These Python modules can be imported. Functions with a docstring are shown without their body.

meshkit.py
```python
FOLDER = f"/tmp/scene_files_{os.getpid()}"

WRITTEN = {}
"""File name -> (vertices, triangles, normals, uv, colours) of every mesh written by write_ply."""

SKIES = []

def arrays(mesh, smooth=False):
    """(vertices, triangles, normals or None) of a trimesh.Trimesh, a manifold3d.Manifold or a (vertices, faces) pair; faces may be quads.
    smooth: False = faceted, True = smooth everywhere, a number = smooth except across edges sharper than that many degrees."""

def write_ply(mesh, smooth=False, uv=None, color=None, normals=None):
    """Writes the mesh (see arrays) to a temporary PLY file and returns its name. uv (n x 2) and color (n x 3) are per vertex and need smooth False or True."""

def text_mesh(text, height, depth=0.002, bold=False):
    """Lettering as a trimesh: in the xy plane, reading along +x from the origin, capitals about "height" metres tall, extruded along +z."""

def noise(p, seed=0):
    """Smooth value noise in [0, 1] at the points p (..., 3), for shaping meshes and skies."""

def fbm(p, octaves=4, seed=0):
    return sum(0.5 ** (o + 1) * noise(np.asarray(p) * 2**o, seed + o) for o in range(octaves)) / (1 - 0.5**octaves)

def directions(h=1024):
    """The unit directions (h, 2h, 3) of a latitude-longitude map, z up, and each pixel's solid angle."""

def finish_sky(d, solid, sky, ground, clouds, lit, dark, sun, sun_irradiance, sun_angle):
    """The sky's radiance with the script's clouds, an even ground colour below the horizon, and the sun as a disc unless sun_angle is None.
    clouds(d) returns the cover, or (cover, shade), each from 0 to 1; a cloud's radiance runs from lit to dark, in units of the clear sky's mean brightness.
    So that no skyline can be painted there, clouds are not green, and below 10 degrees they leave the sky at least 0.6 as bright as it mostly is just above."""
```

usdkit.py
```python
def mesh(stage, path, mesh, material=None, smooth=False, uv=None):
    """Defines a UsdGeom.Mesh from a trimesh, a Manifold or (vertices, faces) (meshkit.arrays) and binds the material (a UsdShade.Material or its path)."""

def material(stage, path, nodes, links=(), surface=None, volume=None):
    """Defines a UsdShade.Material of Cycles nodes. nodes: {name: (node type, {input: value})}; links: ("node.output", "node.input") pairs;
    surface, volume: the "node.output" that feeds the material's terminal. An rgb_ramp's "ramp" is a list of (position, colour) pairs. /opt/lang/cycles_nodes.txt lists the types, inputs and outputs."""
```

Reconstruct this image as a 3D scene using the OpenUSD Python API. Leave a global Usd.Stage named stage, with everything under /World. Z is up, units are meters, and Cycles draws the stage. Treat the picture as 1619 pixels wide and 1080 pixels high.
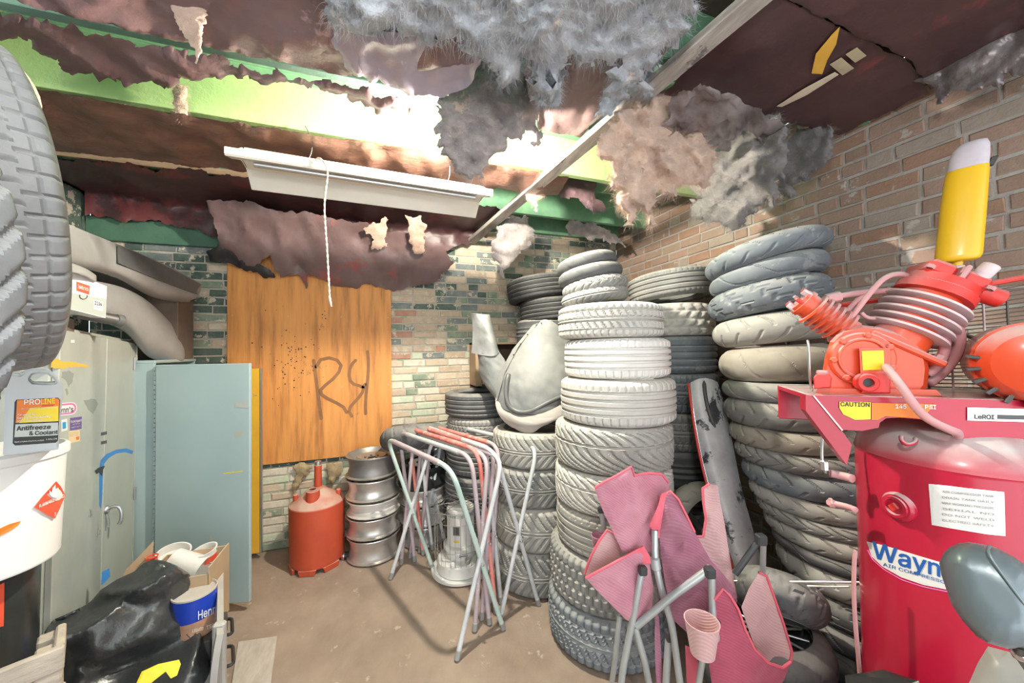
import math, random
import numpy as np, trimesh, manifold3d as m3, shapely
from shapely.geometry import Polygon, Point
from scipy.interpolate import RectBivariateSpline, interp1d
from scipy.spatial import Delaunay
import usdkit, meshkit
from pxr import Usd, UsdGeom, UsdLux, UsdShade, Sdf, Gf, Vt

stage = Usd.Stage.CreateInMemory()
UsdGeom.Xform.Define(stage, '/World')
rng = np.random.default_rng(7)
A_ = np.array

# ------------------------------------------------------------------ camera, sky, lamps, exposure
CAM_H, FOC = 1.6, 568.9
yaw, pitch, roll = np.radians([19.51, 1.225, -0.881])
FW = A_([math.sin(yaw)*math.cos(pitch), math.cos(yaw)*math.cos(pitch), math.sin(pitch)])
_r = A_([math.cos(yaw), -math.sin(yaw), 0.0]); _u = np.cross(_r, FW)
RT, UP = _r*math.cos(roll)+_u*math.sin(roll), -_r*math.sin(roll)+_u*math.cos(roll)
EYE = A_([0, 0, CAM_H])
cam = UsdGeom.Camera.Define(stage, '/World/camera')
cam.CreateHorizontalApertureAttr(36.0); cam.CreateFocalLengthAttr(36.0*FOC/1619)
cam.CreateClippingRangeAttr((0.02, 100)); cam.CreateExposureAttr(-0.20)
cam.AddTransformOp().Set(Gf.Matrix4d(*RT, 0, *UP, 0, *(-FW), 0, *EYE, 1))
# daylight from out of view: rear left open so sky light reaches in
dome = UsdLux.DomeLight.Define(stage, '/World/unseen_daylight')
dome.CreateIntensityAttr(1.2); dome.CreateColorAttr((0.93, 0.97, 1.0))
# unseen lamp above the camera, placed to light the foreground
lamp = UsdLux.SphereLight.Define(stage, '/World/unseen_front_lamp')
lamp.CreateRadiusAttr(0.07); lamp.CreateIntensityAttr(285.0); lamp.CreateColorAttr((1.0, 0.97, 0.92))
lamp.AddTranslateOp().Set((0.12, -0.08, 2.3))
BULB = A_([0.43, 1.765, 2.71])          # the bare bulb between the joists
BULB_POWER = 5600.0

def ray(x, y): return FW + RT*(x-809.5)/FOC - UP*(y-540)/FOC
def at(x, y, d): return EYE + ray(x, y)*d                    # a point d metres ahead of the camera
def on(x, y, axis, v):
    r = ray(x, y); return EYE + r*(v-EYE[axis])/r[axis]
def onX(x, y, v): return on(x, y, 0, v)
def onY(x, y, v): return on(x, y, 1, v)
def onZ(x, y, v): return on(x, y, 2, v)
def onP(x, y, p, n):
    r = ray(x, y); return EYE + r*(np.dot(A_(p)-EYE, n)/np.dot(r, n))


# ------------------------------------------------------------------ materials
MATS = {}
def mat(name, c1, c2=None, sc=6, rough=.6, metal=0., dust=0., dcol=(.62, .58, .53), bump=0., bsc=60, coat=0., stretch=None, c3=None, det=5, spec=.5, lo=.32, hi=.68, spots=None, trans=0., sheen=0.):
    N = {"g": ("geometry", {}), "p": ("principled_bsdf", {"roughness": rough, "metallic": metal, "coat_weight": coat, "coat_roughness": .15, "specular_ior_level": spec, "sheen_weight": sheen})}
    L = []
    src = "g.position"
    if stretch is not None:
        N["mp"] = ("mapping", {"scale": stretch}); L.append(("g.position", "mp.vector")); src = "mp.vector"
    N["n"] = ("noise_texture", {"scale": sc, "detail": det, "roughness": .62}); L.append((src, "n.vector"))
    if c2 is None: c2 = tuple(x*.8 for x in c1)
    N["r"] = ("rgb_ramp", {"ramp": [(lo, c1), ((lo+hi)/2, c3 or tuple((a+b)/2 for a, b in zip(c1, c2))), (hi, c2)]})
    L.append(("n.fac", "r.fac")); col = "r.color"
    if spots:                                                   # (scale, threshold, colour): chips, splashes, rust
        s, th, sc_ = spots
        N["sn"] = ("noise_texture", {"scale": s, "detail": 6, "roughness": .7}); L.append(("g.position", "sn.vector"))
        N["sm"] = ("map_range", {"from_min": th, "from_max": th+.04, "clamp": True}); L.append(("sn.fac", "sm.value"))
        N["sx"] = ("mix_color", {"b": sc_}); L += [("sm.result", "sx.fac"), (col, "sx.a")]; col = "sx.result"
    if dust > 0:                                                # settled dust lies on what faces up
        N["sep"] = ("separate_xyz", {}); L.append(("g.normal", "sep.vector"))
        N["dn"] = ("noise_texture", {"scale": 9, "detail": 4}); L.append(("g.position", "dn.vector"))
        N["dm"] = ("map_range", {"from_min": .22, "from_max": .75, "to_max": dust, "clamp": True}); L.append(("sep.z", "dm.value"))
        N["dk"] = ("map_range", {"from_min": .25, "from_max": .6, "to_min": .35, "clamp": True}); L.append(("dn.fac", "dk.value"))
        N["dx"] = ("math", {"math_type": "multiply"}); L += [("dm.result", "dx.value1"), ("dk.result", "dx.value2")]
        N["du"] = ("mix_color", {"b": dcol}); L += [("dx.value", "du.fac"), (col, "du.a")]; col = "du.result"
    L.append((col, "p.base_color"))
    if bump > 0:
        N["bn"] = ("noise_texture", {"scale": bsc, "detail": 5, "roughness": .65}); L.append((src, "bn.vector"))
        N["b"] = ("bump", {"strength": min(1, bump), "distance": .004*max(1, bump)}); L += [("bn.fac", "b.height"), ("b.normal", "p.normal")]
    out = "p.BSDF"
    if trans > 0:
        N["tr"] = ("translucent_bsdf", {}); N["mx"] = ("mix_closure", {"fac": trans})
        L += [(col, "tr.color"), ("p.BSDF", "mx.closure1"), ("tr.BSDF", "mx.closure2")]; out = "mx.closure"
    MATS[name] = usdkit.material(stage, '/World/Looks/'+name, N, L, surface=out)
    return name
def flat(name, c, rough=.5, **k): return mat(name, c, tuple(x*.93 for x in c), rough=rough, **k)

# ------------------------------------------------------------------ things, parts, structure
USED = {}
def path(parent, name):
    base = (parent or '/World') + '/' + name
    n = USED.get(base, 0); USED[base] = n+1
    return base if n == 0 else f'{base}_{n:03d}'
def custom(prim, **k):
    for a, b in k.items():
        if b: prim.SetCustomDataByKey(a, b)
class Thing:
    def __init__(s, name, label=None, cat=None, loc=(0, 0, 0), group=None, kind=None):
        s.path = path(None, name); s.loc = A_(loc, float)
        x = UsdGeom.Xform.Define(stage, s.path); x.AddTranslateOp().Set(Gf.Vec3d(*s.loc))
        custom(x.GetPrim(), label=label, category=cat, group=group, kind=kind)
    def part(s, name, m, material, parent=None, smooth=False, label=None, kind=None):
        v, f = arr(m)
        p = path(parent or s.path, name)
        o = usdkit.mesh(stage, p, (v-s.loc, f), MATS[material], smooth)
        custom(o.GetPrim(), label=label, kind=kind)
        return p
def single(name, m, material, label=None, cat=None, group=None, kind=None, smooth=False):
    v, f = arr(m)
    o = usdkit.mesh(stage, path(None, name), (v, f), MATS[material], smooth)
    custom(o.GetPrim(), label=label, category=cat, group=group, kind=kind)
    return o

# ------------------------------------------------------------------ shapes: every shape is (vertices, triangles)
def lift(p, e): return p+unit(EYE-p)*e                         # a point moved e metres off its surface
def arr(m):
    if isinstance(m, list): return join(*m)
    if isinstance(m, tuple): return A_(m[0], float), A_(m[1], int)
    if isinstance(m, trimesh.Trimesh): return A_(m.vertices), A_(m.faces)
    q = m.to_mesh(); return A_(q.vert_properties[:, :3], float), A_(q.tri_verts)
def join(*ms):
    V, F, n = [], [], 0
    for m in ms:
        v, f = arr(m); V.append(v); F.append(f+n); n += len(v)
    return np.vstack(V), np.vstack(F)
def unit(v): v = A_(v, float); return v/np.linalg.norm(v)
def hull(pts): return arr(m3.Manifold.hull_points([tuple(map(float, p)) for p in pts]))
def basis(n, hint=(0, 0, 1)):
    n = unit(n); h = A_(hint, float)
    if abs(n@unit(h)) > .95: h = A_([1., 0, 0]) if abs(n[0]) < .9 else A_([0, 1., 0])
    x = unit(np.cross(h, n)); return x, np.cross(n, x), n
def put(m, o, ex, ey, ez):
    v, f = arr(m); return A_(o)+v[:, :1]*A_(ex)+v[:, 1:2]*A_(ey)+v[:, 2:3]*A_(ez), f
def box(lo, hi, bev=.004):
    lo, hi = A_(lo, float), A_(hi, float); b = min(bev, .3*(hi-lo).min()); P = []
    for i in range(8):
        c = A_([(lo, hi)[(i >> k) & 1][k] for k in range(3)]); s = A_([1-2*((i >> k) & 1) for k in range(3)])
        for k in range(3):
            q = c+s*b; q[k] = c[k]; P.append(q)
    return hull(P)
def obox(c, ex, ey, ez, sx, sy, sz, bev=.004): return put(box((-sx/2, -sy/2, -sz/2), (sx/2, sy/2, sz/2), bev), c, ex, ey, ez)
def gridf(n, m, closed=False, off=0):
    i = np.arange(n-1)[:, None]; j = np.arange(m if closed else m-1)[None]
    a = i*m+j; b = i*m+(j+1) % m; c = a+m; d = b+m
    q = np.stack([np.broadcast_to(x, (n-1, j.shape[1])) for x in (a, b, d, c)], -1).reshape(-1, 4)
    return np.vstack([q[:, [0, 1, 2]], q[:, [0, 2, 3]]])+off
def tube(P, r, n=10, closed=False, cap=True):
    P = A_(P, float); r = np.broadcast_to(r, len(P))
    t = (np.roll(P, -1, 0)-np.roll(P, 1, 0)) if closed else np.gradient(P, axis=0)
    t /= np.linalg.norm(t, axis=1, keepdims=True)+1e-12
    x = basis(t[0])[0]; X = []
    for k in t:
        x = x-k*(x@k); x /= np.linalg.norm(x)+1e-12; X.append(x)
    X = A_(X); Y = np.cross(t, X); a = np.arange(n)*2*math.pi/n
    v = P[:, None]+r[:, None, None]*(np.cos(a)[None, :, None]*X[:, None]+np.sin(a)[None, :, None]*Y[:, None])
    if closed: v = np.vstack([v, v[:1]])
    f = gridf(len(v), n, True); v = v.reshape(-1, 3)
    if cap and not closed:
        k = len(v); v = np.vstack([v, P[:1], P[-1:]]); L = k-n
        f = np.vstack([f] + [[[k, (j+1) % n, j], [k+1, L+j, L+(j+1) % n]] for j in range(n)])
    return v, f
def curve(P, n=24):
    P = A_(P, float)
    if len(P) < 3: return np.linspace(P[0], P[-1], n)
    s = np.r_[0, np.cumsum(np.linalg.norm(np.diff(P, axis=0), axis=1))]
    return interp1d(s, P, axis=0, kind='cubic' if len(P) > 3 else 'quadratic')(np.linspace(0, s[-1], n))
def rounded(P, rad, k=5):                                       # polyline with rounded corners
    P = A_(P, float); out = [P[0]]
    for i in range(1, len(P)-1):
        a, b, c = P[i-1], P[i], P[i+1]
        ra = min(rad, .45*np.linalg.norm(a-b), .45*np.linalg.norm(c-b))
        p, q = b+unit(a-b)*ra, b+unit(c-b)*ra
        for t in np.linspace(0, 1, k): out.append((1-t)**2*p+2*t*(1-t)*b+t*t*q)
    return A_(out+[P[-1]])
def lathe(prof, n=40, o=(0, 0, 0), ax=(0, 0, 1), hint=(0, 0, 1), sx=1, sy=1):
    prof = A_(prof, float); a = np.arange(n)*2*math.pi/n
    v = np.stack([prof[:, :1]*np.cos(a)*sx, prof[:, :1]*np.sin(a)*sy, np.broadcast_to(prof[:, 1:], (len(prof), n))], -1)
    f = gridf(len(prof), n, True)[:, ::-1]
    ex, ey, ez = basis(ax, hint)
    return put((v.reshape(-1, 3), f), o, ex, ey, ez)
def cyl(a, b, r, n=20, r2=None, bev=.003):
    a, b = A_(a, float), A_(b, float); h = np.linalg.norm(b-a); r2 = r if r2 is None else r2; bev = min(bev, .3*h, .3*r)
    return lathe([(1e-5, 0), (r-bev, 0), (r, bev), (r2, h-bev), (r2-bev, h), (1e-5, h)], n, a, b-a)
def shell(P, t):                                                # a sheet P (n, m, 3) given thickness t
    n, m, _ = P.shape
    du, dv = np.gradient(P, axis=0), np.gradient(P, axis=1)
    N = np.cross(du, dv); N /= np.linalg.norm(N, axis=2, keepdims=True)+1e-12
    v = np.vstack([(P+N*t/2).reshape(-1, 3), (P-N*t/2).reshape(-1, 3)])
    f = gridf(n, m); k = n*m
    rim = np.r_[np.arange(m), np.arange(1, n)*m+m-1, (n-1)*m+np.arange(m-2, -1, -1), np.arange(n-2, 0, -1)*m]
    nx = np.roll(rim, -1)
    side = np.vstack([np.stack([rim, nx, nx+k], 1), np.stack([rim, nx+k, rim+k], 1)])
    return v, np.vstack([f[:, ::-1], f+k, side])[:, ::-1]
def surf(C, nu=24, nv=24):                                      # smooth surface through a net of points
    C = A_(C, float); n, m, _ = C.shape; u, w = np.linspace(0, 1, n), np.linspace(0, 1, m)
    return np.stack([RectBivariateSpline(u, w, C[..., k], kx=min(3, n-1), ky=min(3, m-1))(np.linspace(0, 1, nu), np.linspace(0, 1, nv)) for k in range(3)], -1)
def patch(C, t=.003, nu=24, nv=24, wr=0., wsc=8, seed=0, dirn=None):
    P = surf(C, nu, nv)
    if wr:
        du, dv = np.gradient(P, axis=0), np.gradient(P, axis=1); N = np.cross(du, dv); N /= np.linalg.norm(N, axis=2, keepdims=True)+1e-12
        q = P*wsc if dirn is None else P@A_(dirn).T*wsc
        P = P+N*(wr*(2*np.abs(meshkit.fbm(q, 4, seed)-.5)*2-.6))[..., None]
    return shell(P, t)
def net(rows): return [[at(*p) for p in r] for r in rows]
def outline3(poly, mapper, thick, g=6., D=14., amp=0., fsc=10., seed=0, jag=0., jsc=.045, ridge=0., rsc=3., bulge=1., back=.5, flatn=None, soft=0.):
    """A body with a traced outline: poly in picture coordinates laid by mapper(x, y) on its own surface in the room, thick metres thick in the middle, ragged by jag, lumpy by amp."""
    P = Polygon(poly).buffer(0)
    if P.geom_type != 'Polygon': P = max(P.geoms, key=lambda q: q.area)
    ring = P.exterior.segmentize(g*.6); B = A_(ring.coords)[:-1]
    if jag:
        B3 = np.c_[B*jsc, np.zeros(len(B))]
        B = B+jag*2*np.c_[meshkit.fbm(B3, 5, seed)-.5, meshkit.fbm(B3, 5, seed+50)-.5]*2.2+jag*.7*np.c_[meshkit.noise(B3*7, seed+5)-.5, meshkit.noise(B3*7, seed+6)-.5]
        Q = Polygon(B).buffer(0)
        if Q.geom_type != 'Polygon': Q = max(Q.geoms, key=lambda q: q.area)
        P = Q; B = A_(P.exterior.segmentize(g*.6).coords)[:-1]
    x0, y0, x1, y1 = P.bounds
    X, Y = np.meshgrid(np.arange(x0+g/2, x1, g), np.arange(y0+g/2, y1, g))
    I = np.c_[X.ravel(), Y.ravel()]+np.random.default_rng(seed).uniform(-.3, .3, (X.size, 2))*g
    pts = shapely.points(I); ext = shapely.LineString(np.vstack([B, B[:1]]))
    ins = shapely.contains(P, pts) & (shapely.distance(ext, pts) > g*.4); I = I[ins]
    dist = np.r_[np.zeros(len(B)), shapely.distance(ext, shapely.points(I))] if len(I) else np.zeros(len(B))
    A = np.vstack([B, I]); T = Delaunay(A).simplices
    T = T[shapely.contains(P, shapely.points(A[T].mean(1)))]
    a, b, c = A[T[:, 0]], A[T[:, 1]], A[T[:, 2]]
    s = (b[:, 0]-a[:, 0])*(c[:, 1]-a[:, 1])-(b[:, 1]-a[:, 1])*(c[:, 0]-a[:, 0])
    T = np.where((s > 0)[:, None], T[:, [0, 2, 1]], T); T = T[np.abs(s) > 1e-6]
    W = A_([mapper(x, y) for x, y in A])
    cen = W.mean(0); n = flatn if flatn is not None else unit(EYE-cen)
    k = np.clip(dist/D, 0, 1); t = thick*np.sqrt(np.maximum(0, 1-(1-k)**2))**bulge+.0015
    nz = meshkit.fbm(W*fsc, 4, seed+9)-.5
    nz2 = meshkit.fbm(W*fsc*1.7+9, 3, seed+19)-.5
    if ridge:
        q = W*rsc*A_([1.5, .6, 1])+(meshkit.fbm(W*2.1+3, 2, seed+3)-.5)[:, None]*1.6
        W = W+n*((1-2*np.abs(meshkit.fbm(q, 3, seed+77)-.5)*2-.55)*ridge*np.sqrt(k))[:, None]
    F = W+n*(t*(1-back)+amp*nz*np.sqrt(k)*2)[:, None]
    Kb = W-n*(t*back-amp*nz2*np.sqrt(k)*2)[:, None]
    m = len(A); rim = np.arange(len(B)); nx = np.roll(rim, -1)
    # orientation of the ring
    area = np.sum(B[:, 0]*np.roll(B[:, 1], -1)-np.roll(B[:, 0], -1)*B[:, 1])
    if area > 0: rim, nx = nx, rim
    side = np.vstack([np.stack([rim, rim+m, nx], 1), np.stack([nx, rim+m, nx+m], 1)])
    return np.vstack([F, Kb]), np.vstack([T, T[:, ::-1]+m, side])
def text(s, h, o, ex, ey, depth=.0006, bold=False, width=None):
    m = meshkit.text_mesh(s, h, depth, bold); v = A_(m.vertices)
    if width: v[:, 0] *= width/(v[:, 0].max()-v[:, 0].min())
    ex, ey = unit(ex), unit(ey); return put((v, A_(m.faces)), o, ex, ey, unit(np.cross(ex, ey)))
def plate(o, ex, ey, w, h, t=.0008):                            # flat label whose lower left corner is o
    ex, ey = unit(ex), unit(ey); return put(box((0, 0, -t/2), (w, h, t/2), t*.2), o, ex, ey, np.cross(ex, ey))
def fuzz(parent, name, mesh, material, n, length, rad=.0006, seed=0):
    """Loose fibres standing off a body, as curves."""
    v, f = arr(mesh); R = np.random.default_rng(seed)
    a, b, c = v[f[:, 0]], v[f[:, 1]], v[f[:, 2]]; N = np.cross(b-a, c-a); ar = np.linalg.norm(N, axis=1)
    i = R.choice(len(f), n, p=ar/ar.sum()); u = R.random((n, 2)); u = np.where(u.sum(1, keepdims=True) > 1, 1-u, u)
    p = a[i]+(b-a)[i]*u[:, :1]+(c-a)[i]*u[:, 1:]; d = N[i]/ar[i][:, None]+R.normal(0, .7, (n, 3)); d[:, 2] -= .35
    L = length*R.uniform(.3, 1, (n, 1)); q = p+d*L*.5+R.normal(0, .15, (n, 3))*L; e = q+d*L*.4+R.normal(0, .3, (n, 3))*L; e[:, 2] -= L[:, 0]*.25
    o = UsdGeom.BasisCurves.Define(stage, parent.path+'/'+name)
    o.CreateTypeAttr('linear'); o.CreateCurveVertexCountsAttr(Vt.IntArray.FromNumpy(np.full(n, 3, np.int32)))
    o.CreatePointsAttr(Vt.Vec3fArray.FromNumpy((np.stack([p, q, e], 1).reshape(-1, 3)-parent.loc).astype(np.float32)))
    o.CreateWidthsAttr(Vt.FloatArray.FromNumpy(np.tile([2*rad, 1.6*rad, .6*rad], n).astype(np.float32))); o.SetWidthsInterpolation('vertex')
    UsdShade.MaterialBindingAPI.Apply(o.GetPrim()).Bind(MATS[material]); custom(o.GetPrim(), kind='stuff')

# ------------------------------------------------------------------ the looks
mat('mortar_cream', (.58, .53, .45), (.44, .41, .34), sc=9, rough=.9, bump=1, bsc=70, spots=(4, .58, (.30, .42, .30)))
mat('mortar_grey', (.46, .43, .40), (.37, .345, .32), sc=8, rough=.9, bump=1, bsc=80)
BR = dict(dark=((.06, .105, .088), (.135, .175, .145)), green=((.19, .27, .20), (.34, .39, .29)), pale=((.52, .62, .45), (.68, .70, .55)), cream=((.70, .60, .46), (.58, .46, .34)),
          tan=((.50, .38, .27), (.60, .50, .38)), red=((.44, .23, .16), (.54, .33, .24)), white=((.78, .74, .64), (.66, .60, .48)), slate=((.16, .20, .20), (.26, .29, .27)))
for k, (a, b) in BR.items(): mat('brick_'+k, a, b, sc=14, rough=.85, bump=.8, bsc=60, spots=(9, .55, (.62, .56, .45)))
RB = dict(pink=((0.368, 0.252, 0.201), (0.324, 0.226, 0.179)), brown=((0.287, 0.189, 0.143), (0.339, 0.239, 0.188)), tanned=((0.368, 0.272, 0.210), (0.316, 0.232, 0.179)), rose=((0.353, 0.229, 0.176), (0.390, 0.276, 0.225)), grey=((0.324, 0.266, 0.222), (0.375, 0.312, 0.261)), rust=((0.316, 0.189, 0.128), (0.361, 0.229, 0.167)))
for k, (a, b) in RB.items(): mat('old_brick_'+k, a, b, sc=16, rough=.88, bump=.8, bsc=70, spots=(9, .61, (.47, .43, .39)))
mat('floor_dirt', (.44, .345, .275), (.29, .215, .165), sc=2.2, rough=.85, bump=1, bsc=35, det=8, spots=(7, .62, (.50, .42, .34)), stretch=(1, .8, 1))
mat('green_paint', (.20, .40, .22), (.13, .29, .19), sc=5, rough=.6, bump=.5, bsc=40, spots=(6, .66, (.40, .52, .24)))
mat('lime_paint', (.46, .62, .25), (.36, .54, .24), sc=3, rough=.55, bump=.8, bsc=25, spots=(2.2, .60, (.30, .58, .42)))
mat('teal_paint', (.34, .56, .46), (.28, .46, .38), sc=6, rough=.6, bump=.5)
mat('dark_green_paint', (.09, .20, .13), (.06, .14, .095), sc=5, rough=.6, bump=.5, bsc=40)
mat('deck_wood', (.12, .09, .07), (.07, .055, .045), sc=5, rough=.8)
mat('lath_wood', (.60, .42, .28), (.48, .33, .22), sc=6, rough=.75, stretch=(1, 8, 8))
mat('old_board', (.48, .44, .40), (.26, .24, .22), sc=5, rough=.85, bump=.8, bsc=30, stretch=(6, 1, 6), spots=(5, .62, (.14, .13, .12)))
mat('plywood', (.76, .345, .095), (.42, .17, .045), sc=2.2, rough=.6, stretch=(9, 9, .8), det=7, bump=.3, bsc=8, c3=(.68, .29, .075), spots=(3.2, .66, (.30, .15, .07)))
mat('spray_black', (.33, .155, .06), (.22, .10, .045), rough=.7)
mat('kraft', (.12, .075, .075), (.18, .12, .12), sc=3, rough=.42, bump=.6, bsc=20, spots=(2.0, .60, (.26, .075, .07)), spec=.6)
mat('kraft_pink', (.22, .14, .15), (.13, .08, .09), sc=3, rough=.30, bump=1, bsc=12, spots=(2.4, .60, (.36, .24, .27)), spec=.7)
mat('kraft_brown', (.27, .145, .105), (.14, .075, .06), sc=4, rough=.32, bump=1, bsc=24, stretch=(1, 2.5, 2.5), spots=(3.5, .62, (.36, .11, .08)), spec=.6)
mat('kraft_dark', (.105, .05, .05), (.06, .03, .034), sc=3, rough=.42, bump=.4, bsc=24, spots=(1.7, .56, (.17, .045, .045)))
mat('kraft_lilac', (.42, .37, .45), (.32, .27, .34), sc=3, rough=.3, bump=.5, bsc=14, spec=.8, spots=(2.5, .6, (.52, .48, .56)))
mat('foil_grey', (.30, .27, .28), (.13, .11, .115), sc=8, rough=.28, metal=.3, bump=.8, bsc=40)
mat('wool_grey', (.50, .53, .58), (.22, .24, .275), sc=11, rough=1, bump=2, bsc=90, spots=(7, .62, (.62, .52, .46)), sheen=.3)
mat('wool_dusty', (.40, .345, .33), (.20, .19, .20), sc=12, rough=1, bump=2, bsc=90, spots=(6, .6, (.60, .46, .38)), sheen=.3)
mat('wool_peach', (.66, .47, .36), (.40, .285, .23), sc=12, rough=1, bump=2, bsc=90, sheen=.3)  # pinkish beige; on the big tuft it takes in warm bulb light
mat('wool_dark_shade', (.13, .128, .132), (.24, .22, .215), sc=9, rough=1, bump=2, bsc=90, sheen=.2)  # dark wool; on the right tuft the tone holds its self shadow
flat('black_plastic', (.03, .03, .033), .4)
flat('steel', (.55, .56, .57), .35, metal=.8)
flat('dark_steel', (.16, .155, .15), .45, metal=.6)

# ------------------------------------------------------------------ the room
XL, XR, YB, YF, ZC = -2.0, 2.5, 3.45, -1.6, 2.8
fl = Thing('floor', kind='structure')
fx, fy = np.meshgrid(np.linspace(XL-.1, XR+.1, 150), np.linspace(YF, YB+.1, 160), indexing='ij')
fz = -.012*np.clip(meshkit.fbm(np.stack([fx*2, fy*2, fx*0], -1), 4, 3)-.30, 0, 1)-.0005
fv, ff = shell(np.stack([fx, fy, fz-.03], -1), .06)
fl.part('slab', (fv, ff), 'floor_dirt', smooth=True)

def brick_mesh(c, ea, eb, en, L, H, dep, seed):
    R = np.random.default_rng(seed); P = []
    for k, (ins, z) in enumerate(((0, -.03), (0, dep-.004), (.0045, dep))):
        for sa, sb in ((-1, -1), (1, -1), (1, 1), (-1, 1)):
            j = R.uniform(-.003, .003, 3) if k else A_([0, 0, 0.])
            P.append(c+ea*(sa*(L/2-ins)+j[0])+eb*(sb*(H/2-ins)+j[1])+en*(z+j[2]*.6))
    F = []
    for r in (0, 4):
        for i in range(4):
            a, b = r+i, r+(i+1) % 4; F += [[a, b, b+4], [a, b+4, a+4]]
    F += [[8, 9, 10], [8, 10, 11]]
    return A_(P), A_(F)
def project(p):
    v = A_(p)-EYE; d = v@FW; return 809.5+FOC*(v@RT)/max(d, .01), 540-FOC*(v@UP)/max(d, .01), d
def brick_wall(name, origin, ea, en, length, height, pitch, blen, joint, tone, shown, mortar, seed):
    w = Thing(name, kind='structure')
    ea, en, eb = A_(ea, float), A_(en, float), A_([0, 0, 1.])
    lo, hi = origin-en*.12, origin+ea*length+eb*height
    w.part('mortar', box(np.minimum(lo, hi), np.maximum(lo, hi), .001), mortar)
    R = np.random.default_rng(seed); near, rest = [], {}
    for r in range(int(height/pitch)):
        a = -(r % 2)*blen/2-R.uniform(0, .03)
        while a < length:
            L = blen*(R.choice([1, 1, 1, .52])+R.uniform(-.03, .03)); c0, c1 = max(a, 0), min(a+L, length); a += L
            if c1-c0 < .04: continue
            c = origin+ea*(c0+c1)/2+eb*((r+.5)*pitch+R.uniform(-.002, .002))
            m = brick_mesh(c, ea, eb, en, c1-c0-joint, pitch-joint-R.uniform(0, .003), R.uniform(.004, .012), int(R.integers(1e9)))
            t = tone(c, R); x, y, d = project(c)
            if d > .1 and any(x0 < x < x1 and y0 < y < y1 for x0, y0, x1, y1 in shown): near.append((d, t, m))
            else: rest.setdefault(t, []).append(m)
    near.sort(key=lambda q: q[0])
    for d, t, m in near[:300]: w.part('brick', m, t)
    for d, t, m in near[300:]: rest.setdefault(t, []).append(m)
    for t, ms in rest.items(): w.part('brickwork', join(*ms), t, kind='stuff')
    return w
def back_tone(c, R):
    x, z = c[0], c[2]
    if x < -1.1:
        k = ['dark']*8+['green', 'slate', 'tan', 'cream'] if z > 1.9 or x < -1.5 else ['dark']*5+['green', 'green', 'tan', 'cream', 'tan', 'white']
    elif x < .0: k = ['pale']*4+['cream', 'white', 'white', 'green'] if z < .66 else ['dark']*3
    elif z > 2.0: k = ['dark', 'slate', 'green', 'tan', 'cream', 'tan', 'slate']
    elif z > 1.55: k = ['cream', 'tan', 'tan', 'red', 'green', 'slate', 'cream', 'green']
    elif z > 1.2: k = ['cream', 'cream', 'white', 'pale', 'green', 'tan']
    else: k = ['white', 'white', 'pale', 'pale', 'cream']
    return 'brick_'+R.choice(k)
brick_wall('wall_back', A_([XL, YB, 0]), (1, 0, 0), (0, -1, 0), XR-XL, 3.05, .066, .205, .011, back_tone,
           [(205, 360, 362, 575), (614, 415, 900, 705), (405, 715, 560, 880)], 'mortar_cream', 3)
brick_wall('wall_right', A_([XR, YF, 0]), (0, 1, 0), (-1, 0, 0), YB-YF, 3.05, .0795, .222, .014,
           lambda c, R: 'old_brick_'+R.choice(['pink', 'brown', 'tanned', 'rose', 'grey', 'pink', 'rust']), [(970, 120, 1640, 640)], 'mortar_grey', 5)
single('wall_left', box((XL-.12, YF, 0), (XL, YB, 3.05)), 'brick_dark', kind='structure')

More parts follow.
